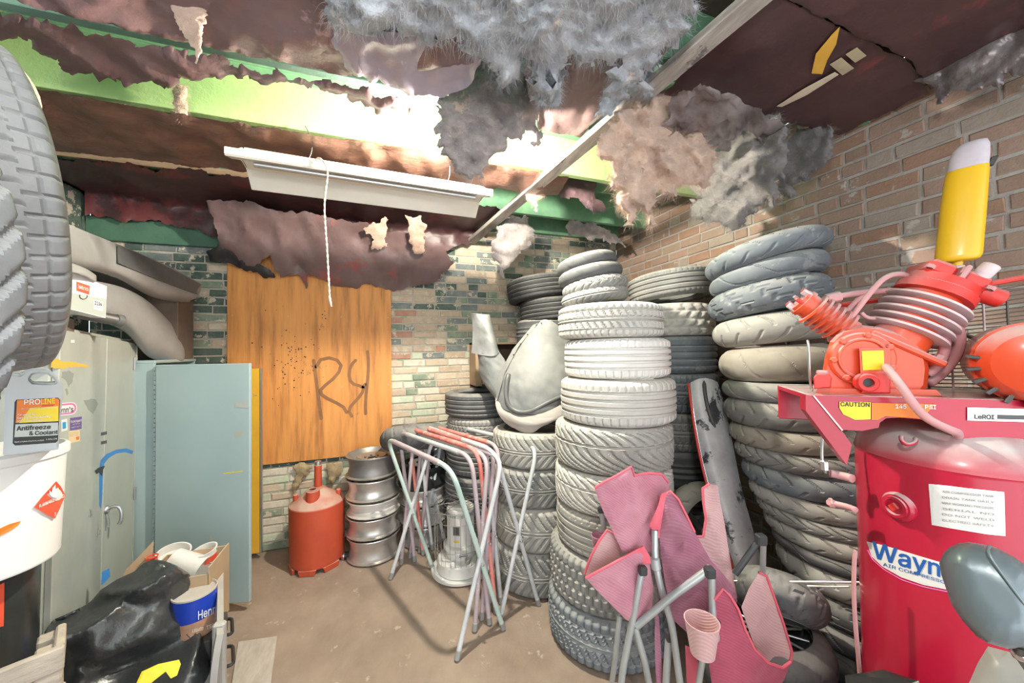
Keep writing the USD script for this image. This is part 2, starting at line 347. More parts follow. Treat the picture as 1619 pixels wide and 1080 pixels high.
ce = Thing('ceiling', kind='structure')
for k in range(34):
    y = YF+k*(YB-YF)/34
    ce.part('plank', box((XL, y+.003, 3.05), (XR, y+.145, 3.085), .003), 'deck_wood' if k < 20 else 'green_paint')
for y in (-1.2, -.7, -.2, .14, .63, 1.16, 1.69, 2.18, 2.94, 3.39):
    ce.part('joist', box((XL, y, ZC), (XR, y+.045, 3.05), .003), 'teal_paint' if y == 1.69 else 'lime_paint' if y == 2.18 else 'green_paint', label='lime green painted joist' if y == 2.18 else None)
ce.part('lath', box((XL, 2.83, ZC-.028), (-.28, 2.852, ZC+.012), .002), 'lath_wood', label='thin tan lath')
single('trim_1', box((XL, YB-.05, 2.43), (-1.12, YB-.012, 2.60), .004), 'dark_green_paint', kind='structure')

# the long loose board that crosses under the joists
B1, B2 = onZ(1192, 0, 2.765), onY(744, 383, 3.42)
bd = unit(B2-B1); B0 = B1-bd*.2
ex_ = unit(np.cross(bd, (0, 0, 1))); ez_ = np.cross(ex_, bd)
single('wooden_board', obox((B0+B2)/2, ex_, bd, ez_, .088, np.linalg.norm(B2-B0), .034, .004), 'old_board', 'long weathered grey wooden board slung under the ceiling joists', 'board')

# plywood over the old window
pw = Thing('plywood_panel', 'orange brown plywood sheet with black paint splatter nailed over the back wall', 'plywood', (-.55, 3.40, .70))
pw.part('sheet', box((-1.165, 3.405, .702), (.058, 3.43, 2.62), .002), 'plywood')
def strokes(lines, w, Y, t=.0016):
    out = []
    for L in lines:
        P = A_([onY(x, y, Y) for x, y in L]); C = curve(P, 14) if len(P) > 2 else P
        g = shapely.LineString(C[:, [0, 2]]).buffer(w, quad_segs=3)
        m = trimesh.creation.extrude_polygon(g, t, engine='earcut'); v = A_(m.vertices)
        out.append((np.c_[v[:, 0], Y-v[:, 2], v[:, 1]], A_(m.faces)[:, ::-1]))
    return join(*out)
pw.part('spray_letters', strokes([[(496, 570), (501, 610), (508, 662)], [(500, 580), (522, 566), (538, 574), (530, 596), (506, 620), (530, 636), (548, 652)],
    [(562, 570), (552, 590), (560, 608), (574, 612), (566, 630), (552, 648), (556, 658)], [(581, 556), (582, 590), (579, 622), (578, 654)], [(574, 612), (577, 608)]], .013, 3.4045), 'spray_black', label='faint black sprayed letters')
R = np.random.default_rng(5); sp = []
for k in range(95):
    x, y = (R.normal(466, 16), R.normal(572, 22)) if k < 70 else (R.uniform(390, 520), R.uniform(480, 650))
    p = onY(x, y, 3.4045); sp.append(lathe([(1e-5, .0012), (R.uniform(.002, .0065), .0005), (.0005, 0)], 7, p, (0, -1, 0)))
pw.part('splatter', join(*sp), 'black_plastic', kind='stuff')
pw.part('nail', join(*[lathe([(1e-5, .002), (.004, .0012), (.004, 0)], 8, (x, 3.405, z), (0, -1, 0)) for x in (-1.13, -.75, -.35, .03) for z in (.73, 1.3, 1.9)]), 'steel', kind='stuff')

# ------------------------------------------------------------------ sheets of vapour barrier stapled under the joists
def sag(z, s=.03, f=2.2, seed=1):
    def m(x, y):
        p = onZ(x, y, z); return EYE+(p-EYE)*(1-s/ (z-CAM_H)*(2*meshkit.noise(A_([p[0]*f, p[1]*f, seed*7.1]))))
    return m
DRAPE = lambda x, y: onP(x, y, (-.5, 2.98, 2.74), (0, .5, .35))
def wallward(f, y0=3.35):                                      # a sheet that meets the back wall and hangs down it
    def m(x, y):
        p = f(x, y); p = p if p[1] < y0 else onY(x, y, y0); return A_([max(p[0], XL+.03), p[1], p[2]])
    return m
def sheet(label, poly, mapper, m, amp=.012, fsc=9, seed=0, jag=5, t=.003, cat='vapor barrier', name='vapor_barrier_sheet', g=7, n=(0, 0, -1), ridge=.035, rsc=3.2):
    return single(name, outline3(poly, mapper, t, g=g, D=8, amp=amp*.5, fsc=fsc, seed=seed, jag=jag, flatn=A_(n, float), ridge=ridge, rsc=rsc), m, label, cat, smooth=True)
sheet('large purplish brown plastic sheet billowing under the nearest joists, top left', [(-120, -70), (40, 8), (200, 47), (340, 77), (540, 119), (600, 122), (690, 110), (760, 100), (740, 40), (640, -40), (520, -90)], sag(2.785, .07, 1.6, 1), 'kraft_pink', .035, 5, 1, jag=2)
sheet('translucent lilac plastic drape bulging below the grey insulation', [(520, 28), (600, 50), (690, 58), (770, 90), (752, 120), (700, 158), (650, 150), (590, 128), (548, 110), (530, 80)], sag(2.76, .05, 2, 2), 'kraft_lilac', .03, 6, 2)
sheet('torn brown sheet whose ragged edge bares the lime green joist', [(-60, 8), (0, 23), (200, 63), (330, 92), (480, 119), (545, 132), (600, 150), (680, 180), (640, 185), (570, 160), (530, 146), (430, 126), (345, 121), (310, 129), (240, 131), (170, 126), (110, 111), (70, 80), (0, 60), (-60, 45)], sag(2.785, .03, 2, 3), 'kraft_pink', .02, 8, 3, jag=9)
sheet('creased reddish brown sheet between the lime joist and the tan lath', [(-40, 122), (50, 139), (300, 184), (560, 223), (700, 246), (900, 280), (880, 310), (790, 300), (690, 297), (380, 271), (90, 238), (-40, 226)], sag(2.785, .055, 2, 4), 'kraft_brown', .03, 7, 4, jag=2)
sheet('dark maroon sheet behind the tan lath above the cabinets', [(-30, 240), (85, 249), (380, 279), (700, 308), (810, 335), (745, 385), (690, 400), (600, 385), (400, 385), (352, 384), (300, 360), (230, 349), (105, 341), (-30, 336)], wallward(sag(2.78, .04, 2, 5)), 'kraft_dark', .02, 6, 5, n=(0, -.75, -.66))
sheet('sagging dark grey maroon sheet hanging in front of the top of the plywood', [(330, 318), (390, 322), (560, 350), (700, 385), (712, 415), (690, 445), (640, 452), (622, 459), (560, 453), (520, 452), (486, 436), (482, 462), (476, 434), (444, 436), (428, 405), (400, 424), (372, 408), (345, 392), (335, 350)],
      DRAPE, 'kraft', .03, 2.6, 6, jag=4, n=(0, -.8, -.6))
sheet('flat maroon sheet between the hanging wool and the long grey board', [(835, 60), (1075, 60), (1010, 128), (918, 216), (850, 206), (830, 120)], sag(2.792, .02, 2, 7), 'kraft', .012, 6, 7, jag=2)
sheet('smooth maroon ceiling sheet to the right of the long grey board', [(1045, 150), (1192, 0), (1237, -5), (1332, 46), (1440, 100), (1467, 146), (1322, 214), (1230, 192), (1120, 174)], sag(2.795, .012, 2, 8), 'kraft_dark', .01, 4, 8, jag=3, ridge=.012)
sheet('smooth maroon ceiling sheet nearest the top right corner', [(1190, -80), (1239, -4), (1334, 44), (1442, 98), (1472, 142), (1545, 100), (1650, 30), (1860, -80)], sag(2.785, .012, 2, 9), 'kraft_dark', .01, 4, 9, jag=3, ridge=.012)
sheet('crumpled silvery grey plastic scrap hanging beside the peach insulation', [(1038, 222), (1060, 150), (1100, 135), (1150, 148), (1200, 166), (1242, 192), (1230, 222), (1180, 214), (1150, 238), (1100, 246), (1062, 238)], sag(2.70, .05, 4, 10), 'foil_grey', .05, 14, 10, jag=8, ridge=.05, rsc=9, cat='plastic scrap', name='plastic_scrap')
single('plastic_scrap', outline3([(1438, 95), (1490, 100), (1550, 66), (1619, 38), (1700, 0), (1700, 95), (1640, 112), (1580, 128), (1530, 140), (1505, 152), (1484, 182), (1478, 142), (1450, 135)], lambda x, y: onX(x, y, 2.27), .03, g=5, amp=.04, fsc=16, seed=11, jag=9), 'foil_grey',
       'torn grey plastic and felt scraps along the top of the right brick wall', 'plastic scrap', smooth=True)
single('plastic_scrap', outline3([(878, 292), (900, 255), (930, 236), (952, 218), (958, 240), (936, 258), (938, 300), (950, 335), (941, 346), (926, 330), (912, 316), (890, 310)], lambda x, y: onY(x, y, 2.5), .02, g=4, amp=.03, fsc=16, seed=12, jag=7), 'kraft_pink',
       'small torn pinkish sheet hanging right of the grey board', 'plastic scrap', smooth=True)
single('plastic_scrap', outline3([(255, -20), (332, -20), (328, 30), (322, 65), (311, 93), (301, 70), (288, 45), (268, 20)], lambda x, y: onY(x, y, 1.45), .015, g=4, amp=.03, fsc=16, seed=13, jag=6), 'wool_peach',
       'dangling peach coloured tatter at the top left above the joists', 'plastic scrap', smooth=True)
sheet('crumpled black plastic flap beside the upper left corner of the plywood', [(325, 398), (350, 388), (385, 405), (440, 432), (425, 440), (380, 422), (350, 415), (330, 412)], lambda x, y: onP(x, y, (-.9, 3.3, 2.3), (0, .5, .38)), 'black_plastic', .03, 14, 14, jag=4, g=4, cat='plastic scrap', name='plastic_scrap', n=(0, -.8, -.6))

# ------------------------------------------------------------------ loose insulation
def wool(label, poly, mapper, m, t=.08, amp=.05, fsc=14, seed=0, jag=12, g=5, D=16, n=1500, L=.045, back=.5):
    w = Thing('insulation_wool', label, 'insulation', np.mean([mapper(*p) for p in poly], 0))
    b = outline3(poly, mapper, t, g=g, D=D, amp=amp, fsc=fsc, seed=seed, jag=jag, jsc=.09, back=back)
    w.part('batt', b, m, smooth=True)
    if n: fuzz(w, 'fibre', b, m, int(n*2.2), L*.55, .00028, seed)
def slope(y0, z0, k): return lambda x, y: onP(x, y, (0, y0, z0), (0, k, 1))
wool('great ragged mass of grey insulation hanging at the top centre', [(512, 20), (520, -60), (1100, -60), (1092, 40), (1062, 70), (1036, 95), (1032, 142), (1016, 152), (1004, 136), (985, 152), (968, 182), (946, 170), (958, 140), (978, 112), (960, 96), (925, 97), (897, 102), (872, 130), (880, 150), (862, 168), (848, 155), (842, 130), (838, 106), (815, 102), (797, 122), (783, 100), (758, 96), (738, 72), (700, 64), (650, 54), (600, 54), (565, 32), (540, 42)],
     slope(1.2, 2.66, .10), 'wool_grey', .10, .15, 10, 21, 16, 5, 24, 6000, .05)
wool('dusty grey brown curtain of insulation hanging in front of the bare bulb', [(736, 112), (750, 96), (800, 92), (836, 98), (838, 125), (852, 160), (846, 185), (858, 205), (846, 235), (838, 208), (812, 212), (788, 236), (768, 256), (756, 280), (741, 292), (722, 272), (698, 240), (690, 195), (700, 150)],
     lambda x, y: onY(x, y, 1.60), 'wool_dusty', .07, .10, 13, 22, 10, 4, 16, 5000, .05)
wool('big tuft of insulation, warm bulb light in its peach colour, hanging right of the grey board', [(950, 208), (965, 185), (1000, 172), (1030, 160), (1062, 140), (1070, 160), (1050, 198), (1065, 214), (1108, 206), (1136, 248), (1126, 275), (1110, 297), (1090, 302), (1075, 298), (1058, 312), (1044, 302), (1036, 340), (1028, 346), (1020, 325), (1005, 326), (996, 354), (985, 346), (978, 310), (964, 270), (955, 240)],
     lambda x, y: onY(x, y, 1.33), 'wool_peach', .12, .14, 11, 23, 10, 5, 20, 6000, .05)
wool('grey tuft of insulation, its own shade in the dark colour, hanging against the right brick wall', [(1100, 345), (1098, 300), (1118, 268), (1150, 214), (1190, 188), (1236, 190), (1244, 240), (1238, 280), (1222, 322), (1212, 318), (1204, 302), (1196, 336), (1184, 352), (1165, 345), (1150, 364), (1130, 352), (1110, 364)],
     lambda x, y: onX(x, y, 1.86), 'wool_dark_shade', .12, .13, 11, 24, 10, 5, 18, 5000, .05)
wool('dark insulation wedged where the ceiling meets the right wall', [(1225, 245), (1258, 205), (1310, 203), (1322, 220), (1312, 255), (1282, 276), (1248, 312), (1228, 302)], lambda x, y: onX(x, y, 2.24), 'wool_dark_shade', .07, .06, 16, 25, 8, 4, 14, 2000, .04)
wool('narrow cream tuft of insulation stuck on the grey board', [(834, 260), (850, 240), (882, 230), (877, 270), (866, 300), (846, 334), (836, 320), (832, 288)], lambda x, y: onY(x, y, 2.32), 'wool_peach', .05, .04, 18, 26, 5, 4, 10, 1500, .03)
wool('beige tuft of insulation hanging lowest, above the fender liners', [(774, 388), (800, 346), (830, 338), (846, 376), (835, 396), (816, 406), (802, 430), (798, 442), (788, 412), (778, 418)], lambda x, y: onY(x, y, 2.86), 'wool_dusty', .08, .06, 16, 27, 6, 4, 12, 2000, .035)
wool('small pale tuft hanging from the drape over the plywood', [(645, 345), (668, 338), (674, 365), (665, 400), (655, 397), (647, 375)], lambda x, y: lift(DRAPE(x, y), .07), 'wool_peach', .04, .03, 20, 28, 4, 3, 8, 500, .025)
wool('torn peach flap of insulation under the strip light', [(584, 356), (614, 344), (608, 370), (614, 393), (596, 397), (578, 372)], lambda x, y: lift(DRAPE(x, y), .05), 'wool_peach', .02, .02, 20, 29, 5, 3, 8, 300, .02)
wool('thin dangling wisp of insulation against the lime green joist', [(277, 133), (296, 133), (297, 165), (293, 194), (283, 192), (275, 160)], lambda x, y: onY(x, y, 2.10), 'wool_peach', .03, .03, 22, 30, 4, 3, 7, 500, .025)
wool('long grey tongue of insulation dropping beside the maroon sheet', [(872, 95), (905, 95), (892, 130), (880, 168), (866, 172), (850, 160), (846, 135), (856, 120)], lambda x, y: onY(x, y, 1.35), 'wool_grey', .05, .04, 18, 31, 6, 4, 12, 1200, .04)
wool('frayed grey tongue of insulation beside the top of the long board', [(1000, 90), (1038, 86), (1034, 130), (1018, 158), (1002, 140), (985, 160), (966, 188), (945, 178), (958, 150), (980, 120)], lambda x, y: onY(x, y, 1.28), 'wool_grey', .05, .05, 18, 32, 7, 4, 12, 1800, .04)
wool('scrap of insulation caught on the green joists above the back stacks', [(935, 350), (970, 372), (990, 388), (965, 384), (938, 378), (905, 372), (885, 362), (900, 352)], lambda x, y: onY(x, y, 2.93), 'wool_dusty', .03, .03, 22, 33, 5, 4, 8, 500, .03)

mat('cobweb_tan', (.50, .40, .24), (.34, .26, .15), sc=14, rough=1, bump=1, bsc=80)
wool('dusty tan clump hanging under the plywood left of the red tank pipe', [(462, 738), (476, 732), (492, 735), (488, 748), (480, 756), (472, 768), (466, 780), (464, 768), (468, 752)], lambda x, y: onY(x, y, 3.405), 'cobweb_tan', .03, .03, 22, 41, 3, 2.5, 7, 500, .025)
wool('dusty tan clump hanging under the plywood right of the red tank pipe', [(518, 732), (536, 730), (540, 742), (534, 756), (528, 768), (522, 764), (520, 750)], lambda x, y: onY(x, y, 3.405), 'cobweb_tan', .03, .03, 22, 42, 3, 2.5, 7, 500, .025)

# scraps of tape and paper on the ceiling
mat('tape_yellow', (.85, .50, .08), (.75, .42, .06), rough=.5); mat('tape_beige', (.52, .45, .30), (.44, .38, .26), rough=.6); mat('paper_cream', (.72, .62, .48), (.60, .50, .38), rough=.8)
for lb, poly, m in (('orange yellow tape strip curling off the right ceiling sheet', [(1283, 116), (1290, 85), (1315, 55), (1328, 42), (1322, 70), (1308, 95), (1300, 117)], 'tape_yellow'),
                    ('lower beige tape square on the right ceiling sheet', [(1312, 102), (1330, 91), (1350, 108), (1332, 119)], 'tape_beige'),
                    ('upper beige tape square on the right ceiling sheet', [(1337, 86), (1355, 75), (1370, 88), (1352, 99)], 'tape_beige'),
                    ('beige tape square beside the top of the long grey board', [(1178, 10), (1195, 0), (1207, 12), (1190, 23)], 'tape_beige'),
                    ('long thin cream paper tear on the right ceiling sheet', [(1228, 168), (1270, 141), (1320, 114), (1326, 118), (1276, 150), (1236, 169)], 'paper_cream')):
    single('tape_scrap', outline3(poly, lambda x, y: onZ(x, y, 2.772), .0015, g=5, amp=.004, flatn=A_([0, 0, -1.])), m, lb, 'tape')

# ------------------------------------------------------------------ strip light, pull cord, bare bulb
mat('white_enamel', (.80, .78, .72), (.74, .71, .64), sc=4, rough=.35, spots=(9, .70, (.60, .52, .42)))
F1, F2 = onZ(398, 300, 2.475), onZ(752, 345, 2.475)
fx_ = unit(F2-F1); fy_ = A_([-fx_[1], fx_[0], 0]); fz_ = A_([0, 0, 1.]); FL = np.linalg.norm(F2-F1); FO = F1-fy_*.27
fxt = Thing('strip_light', 'white fluorescent strip light hanging crooked below the joists', 'light fixture', (F1+F2)/2)
def ext(poly, a=0, b=None): # a profile (across, up) drawn along the fixture
    m = trimesh.creation.extrude_polygon(Polygon(poly), (FL if b is None else b)-a, engine='earcut'); v = A_(m.vertices)
    return put((np.c_[v[:, 2]+a, v[:, 0], v[:, 1]], A_(m.faces)), FO, fx_, fy_, fz_)
fxt.part('reflector', ext([(0, .052), (.008, .045), (.10, .075), (.10, .081), (.012, .055), (.012, .082), (.004, .086), (0, .08)], -.04, FL+.03), 'white_enamel', label='near reflector wing')
fxt.part('reflector', ext([(.17, .075), (.262, .004), (.27, 0), (.276, .006), (.276, .05), (.270, .052), (.268, .012), (.172, .085)]), 'white_enamel', label='far reflector wing')
fxt.part('housing', ext([(.095, .068), (.175, .068), (.175, .135), (.165, .145), (.105, .145), (.095, .135)], .01, FL-.01), 'white_enamel')
fxt.part('lamp_tube', cyl(FO+fx_*.06+fy_*.06+fz_*.045, FO+fx_*(FL-.06)+fy_*.06+fz_*.045, .013), 'steel', smooth=35)
for e in (.0, FL-.004): fxt.part('end_cap', ext([(.01, .05), (.10, .07), (.17, .07), (.27, .004), (.27, .05), (.17, .14), (.10, .14), (.012, .085)], e, e+.004), 'white_enamel')
for e in (.28, FL-.22):
    p = FO+fx_*e+fy_*.13+fz_*.14
    fxt.part('hanger_wire', tube(curve([p, p+A_([.02, .01, .10]), p+A_([-.01, 0, ZC-p[2]])], 10), .003, 6), 'dark_steel')
mat('cord_cotton', (.74, .66, .52), (.60, .52, .40), sc=40, rough=.9)
yc = FO[1]-.012+fx_[1]*.4
pc = [onY(500, 262, yc+.03), onY(504, 250, yc), onY(512, 256, yc-.012), onY(515, 300, yc-.01), onY(516, 380, yc), onY(520, 450, yc), onY(521, 470, yc)]
C = curve(pc, 60); tw = np.c_[np.cos(np.arange(60)*1.4), np.sin(np.arange(60)*1.4), np.zeros(60)]*.0022
pull = Thing('pull_cord', 'cream cotton pull cord looped over the strip light', 'cord', pc[-1])
pull.part('strand', tube(C+tw, .0036, 7), 'cord_cotton', smooth=True); pull.part('strand', tube(C-tw, .0036, 7), 'cord_cotton', smooth=True)
pull.part('cord_end', cyl(pc[-1], onY(524, 485, yc), .0065, 10, .004), 'white_enamel', label='white plastic cord end')

MATS['bulb_glow'] = usdkit.material(stage, '/World/Looks/bulb_glow', {'e': ('emission', {'color': (1.0, .91, .76), 'strength': BULB_POWER})}, surface='e.emission')
lb = Thing('light_bulb', 'glowing bare bulb behind the curtain of grey brown insulation', 'light bulb', BULB)
bm = trimesh.creation.icosphere(2, .034); lb.part('bulb', (A_(bm.vertices)*[1, 1, 1.15]+BULB, A_(bm.faces)), 'bulb_glow', smooth=True)
lb.part('socket', cyl(BULB+A_([0, 0, .04]), BULB+A_([0, 0, .11]), .022, 16), 'black_plastic', smooth=30)
lb.part('wire', tube([BULB+A_([0, 0, .10]), BULB+A_([0, 0, .20]), BULB+A_([0, .01, .41])], .004, 6), 'black_plastic')

# ------------------------------------------------------------------ tires
mat('rubber_black', (.022, .025, .027), (.04, .043, .045), sc=7, rough=.7, dust=.5, dcol=(.30, .29, .27), bump=.2, bsc=120)
mat('rubber_dark', (.07, .075, .08), (.11, .115, .12), sc=6, rough=.75, dust=.6, dcol=(.42, .41, .38), bump=.2, bsc=120)
mat('rubber_blue', (.125, .15, .175), (.20, .225, .25), sc=5, rough=.7, dust=.7, dcol=(.46, .47, .46), bump=.2, bsc=120, spots=(5, .60, (.28, .30, .31)))
mat('rubber_grey', (.19, .195, .19), (.28, .28, .27), sc=5, rough=.8, dust=.7, dcol=(.52, .50, .46), bump=.2, bsc=120, spots=(5, .62, (.34, .33, .31)))
mat('rubber_dusty', (.31, .31, .29), (.40, .395, .37), sc=5, rough=.85, dust=.7, dcol=(.58, .55, .50), bump=.2, bsc=120, spots=(6, .64, (.20, .195, .18)))
mat('rubber_pale', (.46, .455, .425), (.56, .55, .515), sc=4, rough=.9, dust=.7, dcol=(.66, .63, .58), bump=.2, bsc=120, spots=(4, .68, (.30, .29, .26)))
mat('rubber_white', (.66, .65, .62), (.74, .73, .70), sc=4, rough=.9, dust=.6, dcol=(.75, .73, .69), bump=.2, bsc=120, spots=(5, .72, (.20, .20, .19)))
mat('rubber_tan', (.31, .285, .24), (.40, .37, .32), sc=5, rough=.85, dust=.6, dcol=(.58, .53, .46), bump=.2, bsc=120)

def circ(S, cs, w): return np.max([np.clip(1-(np.abs(S-c)/w)**4, 0, 1) for c in cs], axis=0)
def lat(T, sk, N, sharp=2.2): return np.clip(np.cos(T*N+sk*2*math.pi)*sharp-sharp+1, 0, 1)
def pat_rib(T, S): return np.maximum(circ(S, (-.5, -.17, .17, .5), .055), .6*lat(T, 0*S, 48)*(np.abs(S) > .62))
def pat_rib5(T, S): return np.maximum(circ(S, (-.62, -.25, .12, .5), .06), .5*lat(T, 0*S, 48)*(np.abs(S) > .68))
def pat_allseason(T, S): return np.maximum.reduce([circ(S, (-.55, -.08, .12, .58), .05)+0*T, lat(T, S*1.3, 48)*(np.abs(S) < .52)*(np.abs(S) > .16), .9*lat(T, 0*S, 48, 1.6)*(np.abs(S) > .62)])
def pat_vee(T, S): return np.maximum(circ(S, (-.09, .09), .05)+0*T, lat(T, 2.0*np.abs(S)**.75, 36, 1.5)*(np.abs(S) > .16))
def pat_swirl(T, S): return np.maximum(circ(S, (.28,), .06)+0*T, lat(T, 2.6*(S-.2)**2*np.sign(S-.2)+S*.4, 32, 1.4)*(np.abs(S-.28) > .08))
def pat_block(T, S): return np.maximum(circ(S, (-.6, -.2, .2, .6), .06)+0*T, lat(T, .5*np.floor((S+1)*2.5), 48, 1.3))
def pat_chunk(T, S): return np.maximum(circ(S, (-.52, 0, .52), .09)+0*T, lat(T, .5*np.floor((S+1)*2)+.15*np.sin(S*9), 24, .8))
def pat_moto(T, S): return .8*lat(T, .9*np.abs(S)**1.6+(S > 0)*.5, 16, 7)*(np.abs(S) > .08)*(np.abs(S) < .8)
def pat_arrow(T, S): return .8*lat(T, 1.4*np.abs(S)+.12*np.sin(T*14), 26, 3)*(np.abs(S) < .85)
def pat_bolt(T, S): return .8*np.maximum(lat(T, .25*np.floor((S+1)*3.2), 11, 7)*(np.abs(S) < .9), circ(((S+1)*3.2) % 1-.5, (0,), .10)*(np.sin(T*11+2*math.pi*.25*np.floor((S+1)*3.2)) > .3))
def pat_slick(T, S): return .5*lat(T, .8*S+.15*np.sin(T*9), 9, 14)*(np.abs(S) < .75)
def pat_sipe(T, S): return np.maximum(lat(T, .5*np.floor((S+1)*1.5)+.1*S, 60, 4)*(np.abs(S-.05) > .05)*(.4+.6*meshkit.noise(np.stack([T*9+0*S, S*4+0*T, 0*T*S], -1))), circ(S, (-.62, .62), .03)*.5+0*T)
def pat_scooter(T, S): return np.maximum(.6*circ(S, (0,), .05)+0*T, .7*lat(T, 1.1*np.abs(S), 30, 2.5)*(np.abs(S) > .15))

def tire_parts(R, W, rim, pat, nT=240, nS=29, moto=False, dp=.008):
    T = (np.arange(nT)*2*math.pi/nT)[:, None]; S = np.linspace(-1, 1, nS)[None]
    D = np.broadcast_to(pat(T, S), (nT, nS))*dp
    if moto:
        a = S*1.42; h = W*.46; z = W/2*np.sin(a)/math.sin(1.42); r = R-h*(1-np.cos(a))/(1-math.cos(1.42))
        nz, nr = np.sin(a), np.cos(a); ze, re = W/2, R-h
    else:
        sh = np.clip((np.abs(S)-.8)/.2, 0, 1); z = S*W*.47; r = R-.006*S**2-.022*sh**2; nz, nr = .6*sh*np.sign(S), 1-.3*sh; ze, re = W*.47, R-.028
    D = D*np.clip((1.0-np.abs(S))/.06, 0, 1); rr, zz = r-D*nr, np.broadcast_to(z, D.shape)-D*nz
    v = np.stack([rr*np.cos(T), rr*np.sin(T), zz], -1).reshape(-1, 3)
    f = gridf(nT+1, nS); f = f % (nT*nS)
    H = re-rim; sides = []
    for s in (-1, 1):
        pr = [(re, ze), (re-.10*H, ze+W*.018), (re-.12*H, ze+W*.012), (re-.38*H, max(ze, W/2)+.001), (re-.60*H, W*.49), (re-.62*H, W*.485), (rim+.02*H+.012, W*.41), (rim, W*.38), (rim, W*.31), (rim+.02, W*.33), (re-.3*H, W*.44), (R-.024, W*.30), (R-.022, 0)]
        pr = A_(pr); n2 = nT if nT <= 120 else nT//2
        m = lathe(np.c_[pr[:, 0], pr[:, 1]*s], n2, hint=(0, 1, 0)); sides.append(m if s < 0 else (m[0], m[1][:, ::-1]))
    return (v, f), sides
def tire(label, c, R, W, rim, pat, m, axis=(0, 0, 1), spin=0., nT=240, nS=29, moto=False, group=None, dp=.008, side=None, cat='tire', name='tire', spokes=None):
    ex, ey, ez = basis(axis, (0, 0, 1) if abs(unit(axis)[2]) < .9 else (.3, 1, 0))
    cs, sn = math.cos(spin), math.sin(spin); ex, ey = ex*cs+ey*sn, ey*cs-ex*sn
    tr, sd = tire_parts(R, W, rim, pat, nT, nS, moto, dp)
    t = Thing(name, label, cat, c-A_([0, 0, W/2]), group)
    t.part('tread', put(tr, c, ex, ey, ez), m, smooth=38)
    for s in sd: t.part('sidewall', put(s, c, ex, ey, ez), side or m, smooth=40)
    t.frame = (A_(c), ex, ey, ez); return t
def dirv(px): # horizontal unit direction through a picture column
    r = ray(px, 545); return unit([r[0], r[1], 0])
def zat(px, y, dist): # height of a picture point at a horizontal distance
    r = ray(px, y); return CAM_H+r[2]*dist/np.hypot(r[0], r[1])
def tilt(px, deg): # a tire axis leaning so that its right side rises
    v = dirv(px); rg = np.cross(v, (0, 0, 1)); a = math.radians(deg); return A_([0, 0, 1.])*math.cos(a)-rg*math.sin(a)
def arc(xl, xr, dist): # centre column direction and radius of something that spans two columns
    a, b = math.atan((xl-809.5)/FOC), math.atan((xr-809.5)/FOC); m = (a+b)/2
    return 809.5+FOC*math.tan(m), dist*math.sin((b-a)/2)

# the tall front stack of car tires
zs = [0.004, .262, .528, .748, .958, 1.196, 1.436, 1.65, 1.838]
front = [(860, 1049, 'rubber_blue', pat_allseason, 'dark bottom tire of the tall front stack, standing on the floor'), (864, 1050, 'rubber_grey', pat_block, 'grey block tread tire second from the bottom of the tall front stack'),
         (875, 1060, 'rubber_dusty', pat_rib5, 'tire behind the pink camp chair, third from the bottom of the tall front stack'), (874, 1060, 'rubber_pale', pat_swirl, 'cream tire with slanted grooves just above the pink chair, tall front stack'),
         (875, 1062, 'rubber_dusty', pat_swirl, 'dusty tire with swept grooves fifth from the bottom of the tall front stack'), (885, 1068, 'rubber_pale', pat_rib, 'straight ribbed dusty tire directly under the whitest tire'),
         (892, 1061, 'rubber_white', pat_rib, 'whitest tire, chalky with black scuffs, in the tall front stack'), (883, 1051, 'rubber_pale', pat_allseason, 'topmost wide car tire of the tall front stack, pale with lightning tread')]
for k, (xl, xr, m, p, lb_) in enumerate(front):
    px, R_ = arc(xl, xr, 2.15); c = dirv(px)*2.15; c[2] = (zs[k]+zs[k+1])/2
    tire(lb_, c, R_, zs[k+1]-zs[k]-.002, R_*.62, p, m, spin=k*.7, nT=288, nS=49, group='tires of the tall front stack', dp=.014)
for k, (xl, xr, y, tl, m, lb_) in enumerate([(888, 997, 466, 8, 'rubber_grey', 'lowest small scooter tire on top of the tall front stack'), (890, 996, 448, 9, 'rubber_grey', 'second small scooter tire on top of the tall front stack'),
                                           (884, 988, 428, 10, 'rubber_dark', 'third small scooter tire on top of the tall front stack'), (882, 979, 409, 11, 'rubber_dark', 'topmost small scooter tire of the tall front stack')]):
    px, R_ = arc(xl, xr, 2.32); c = dirv(px)*2.32; c[2] = zat(px, y, 2.16)
    tire(lb_, c, R_, .088, R_*.6, [pat_scooter, pat_arrow, pat_slick, pat_slick][k], m, tilt(px, tl), k, nT=180, nS=21, moto=True, group='scooter tires on the front stack')

# the stack of vee tread tires behind the sawhorses
c0 = dirv(844)*2.605; zz_ = [.003, .288, .57, .815, 1.045]
for k in range(4):
    c = c0.copy(); c[2] = (zz_[k]+zz_[k+1])/2; c[:2] += [(0, 0), (.012, -.01), (-.01, .004), (.004, .008)][k]
    b4 = tire(['bottom vee grooved tire of the stack right of the sawhorses', 'second vee grooved tire up, in the stack right of the sawhorses', 'third vee grooved tire up, in the stack right of the sawhorses', 'top vee grooved tire with a wheel in it, under the fender liners'][k],
         c, .308, zz_[k+1]-zz_[k]-.002, .20, pat_vee, 'rubber_dusty' if k % 2 else 'rubber_grey', spin=k*.5, nT=288, nS=43, group='vee tread tires', dp=.013)
o = c0+A_([.004, .008, 0])
b4.part('wheel', lathe([(.199, .80), (.199, .99), (.205, 1.03), (.222, 1.045), (.224, 1.038), (.212, 1.02), (.19, 1.00), (.15, .985), (.06, .98), (.055, 1.0), (.02, 1.0), (1e-5, 1.0)], 56, o), 'dark_steel', smooth=35, label='dark steel wheel with a bright rim lip')

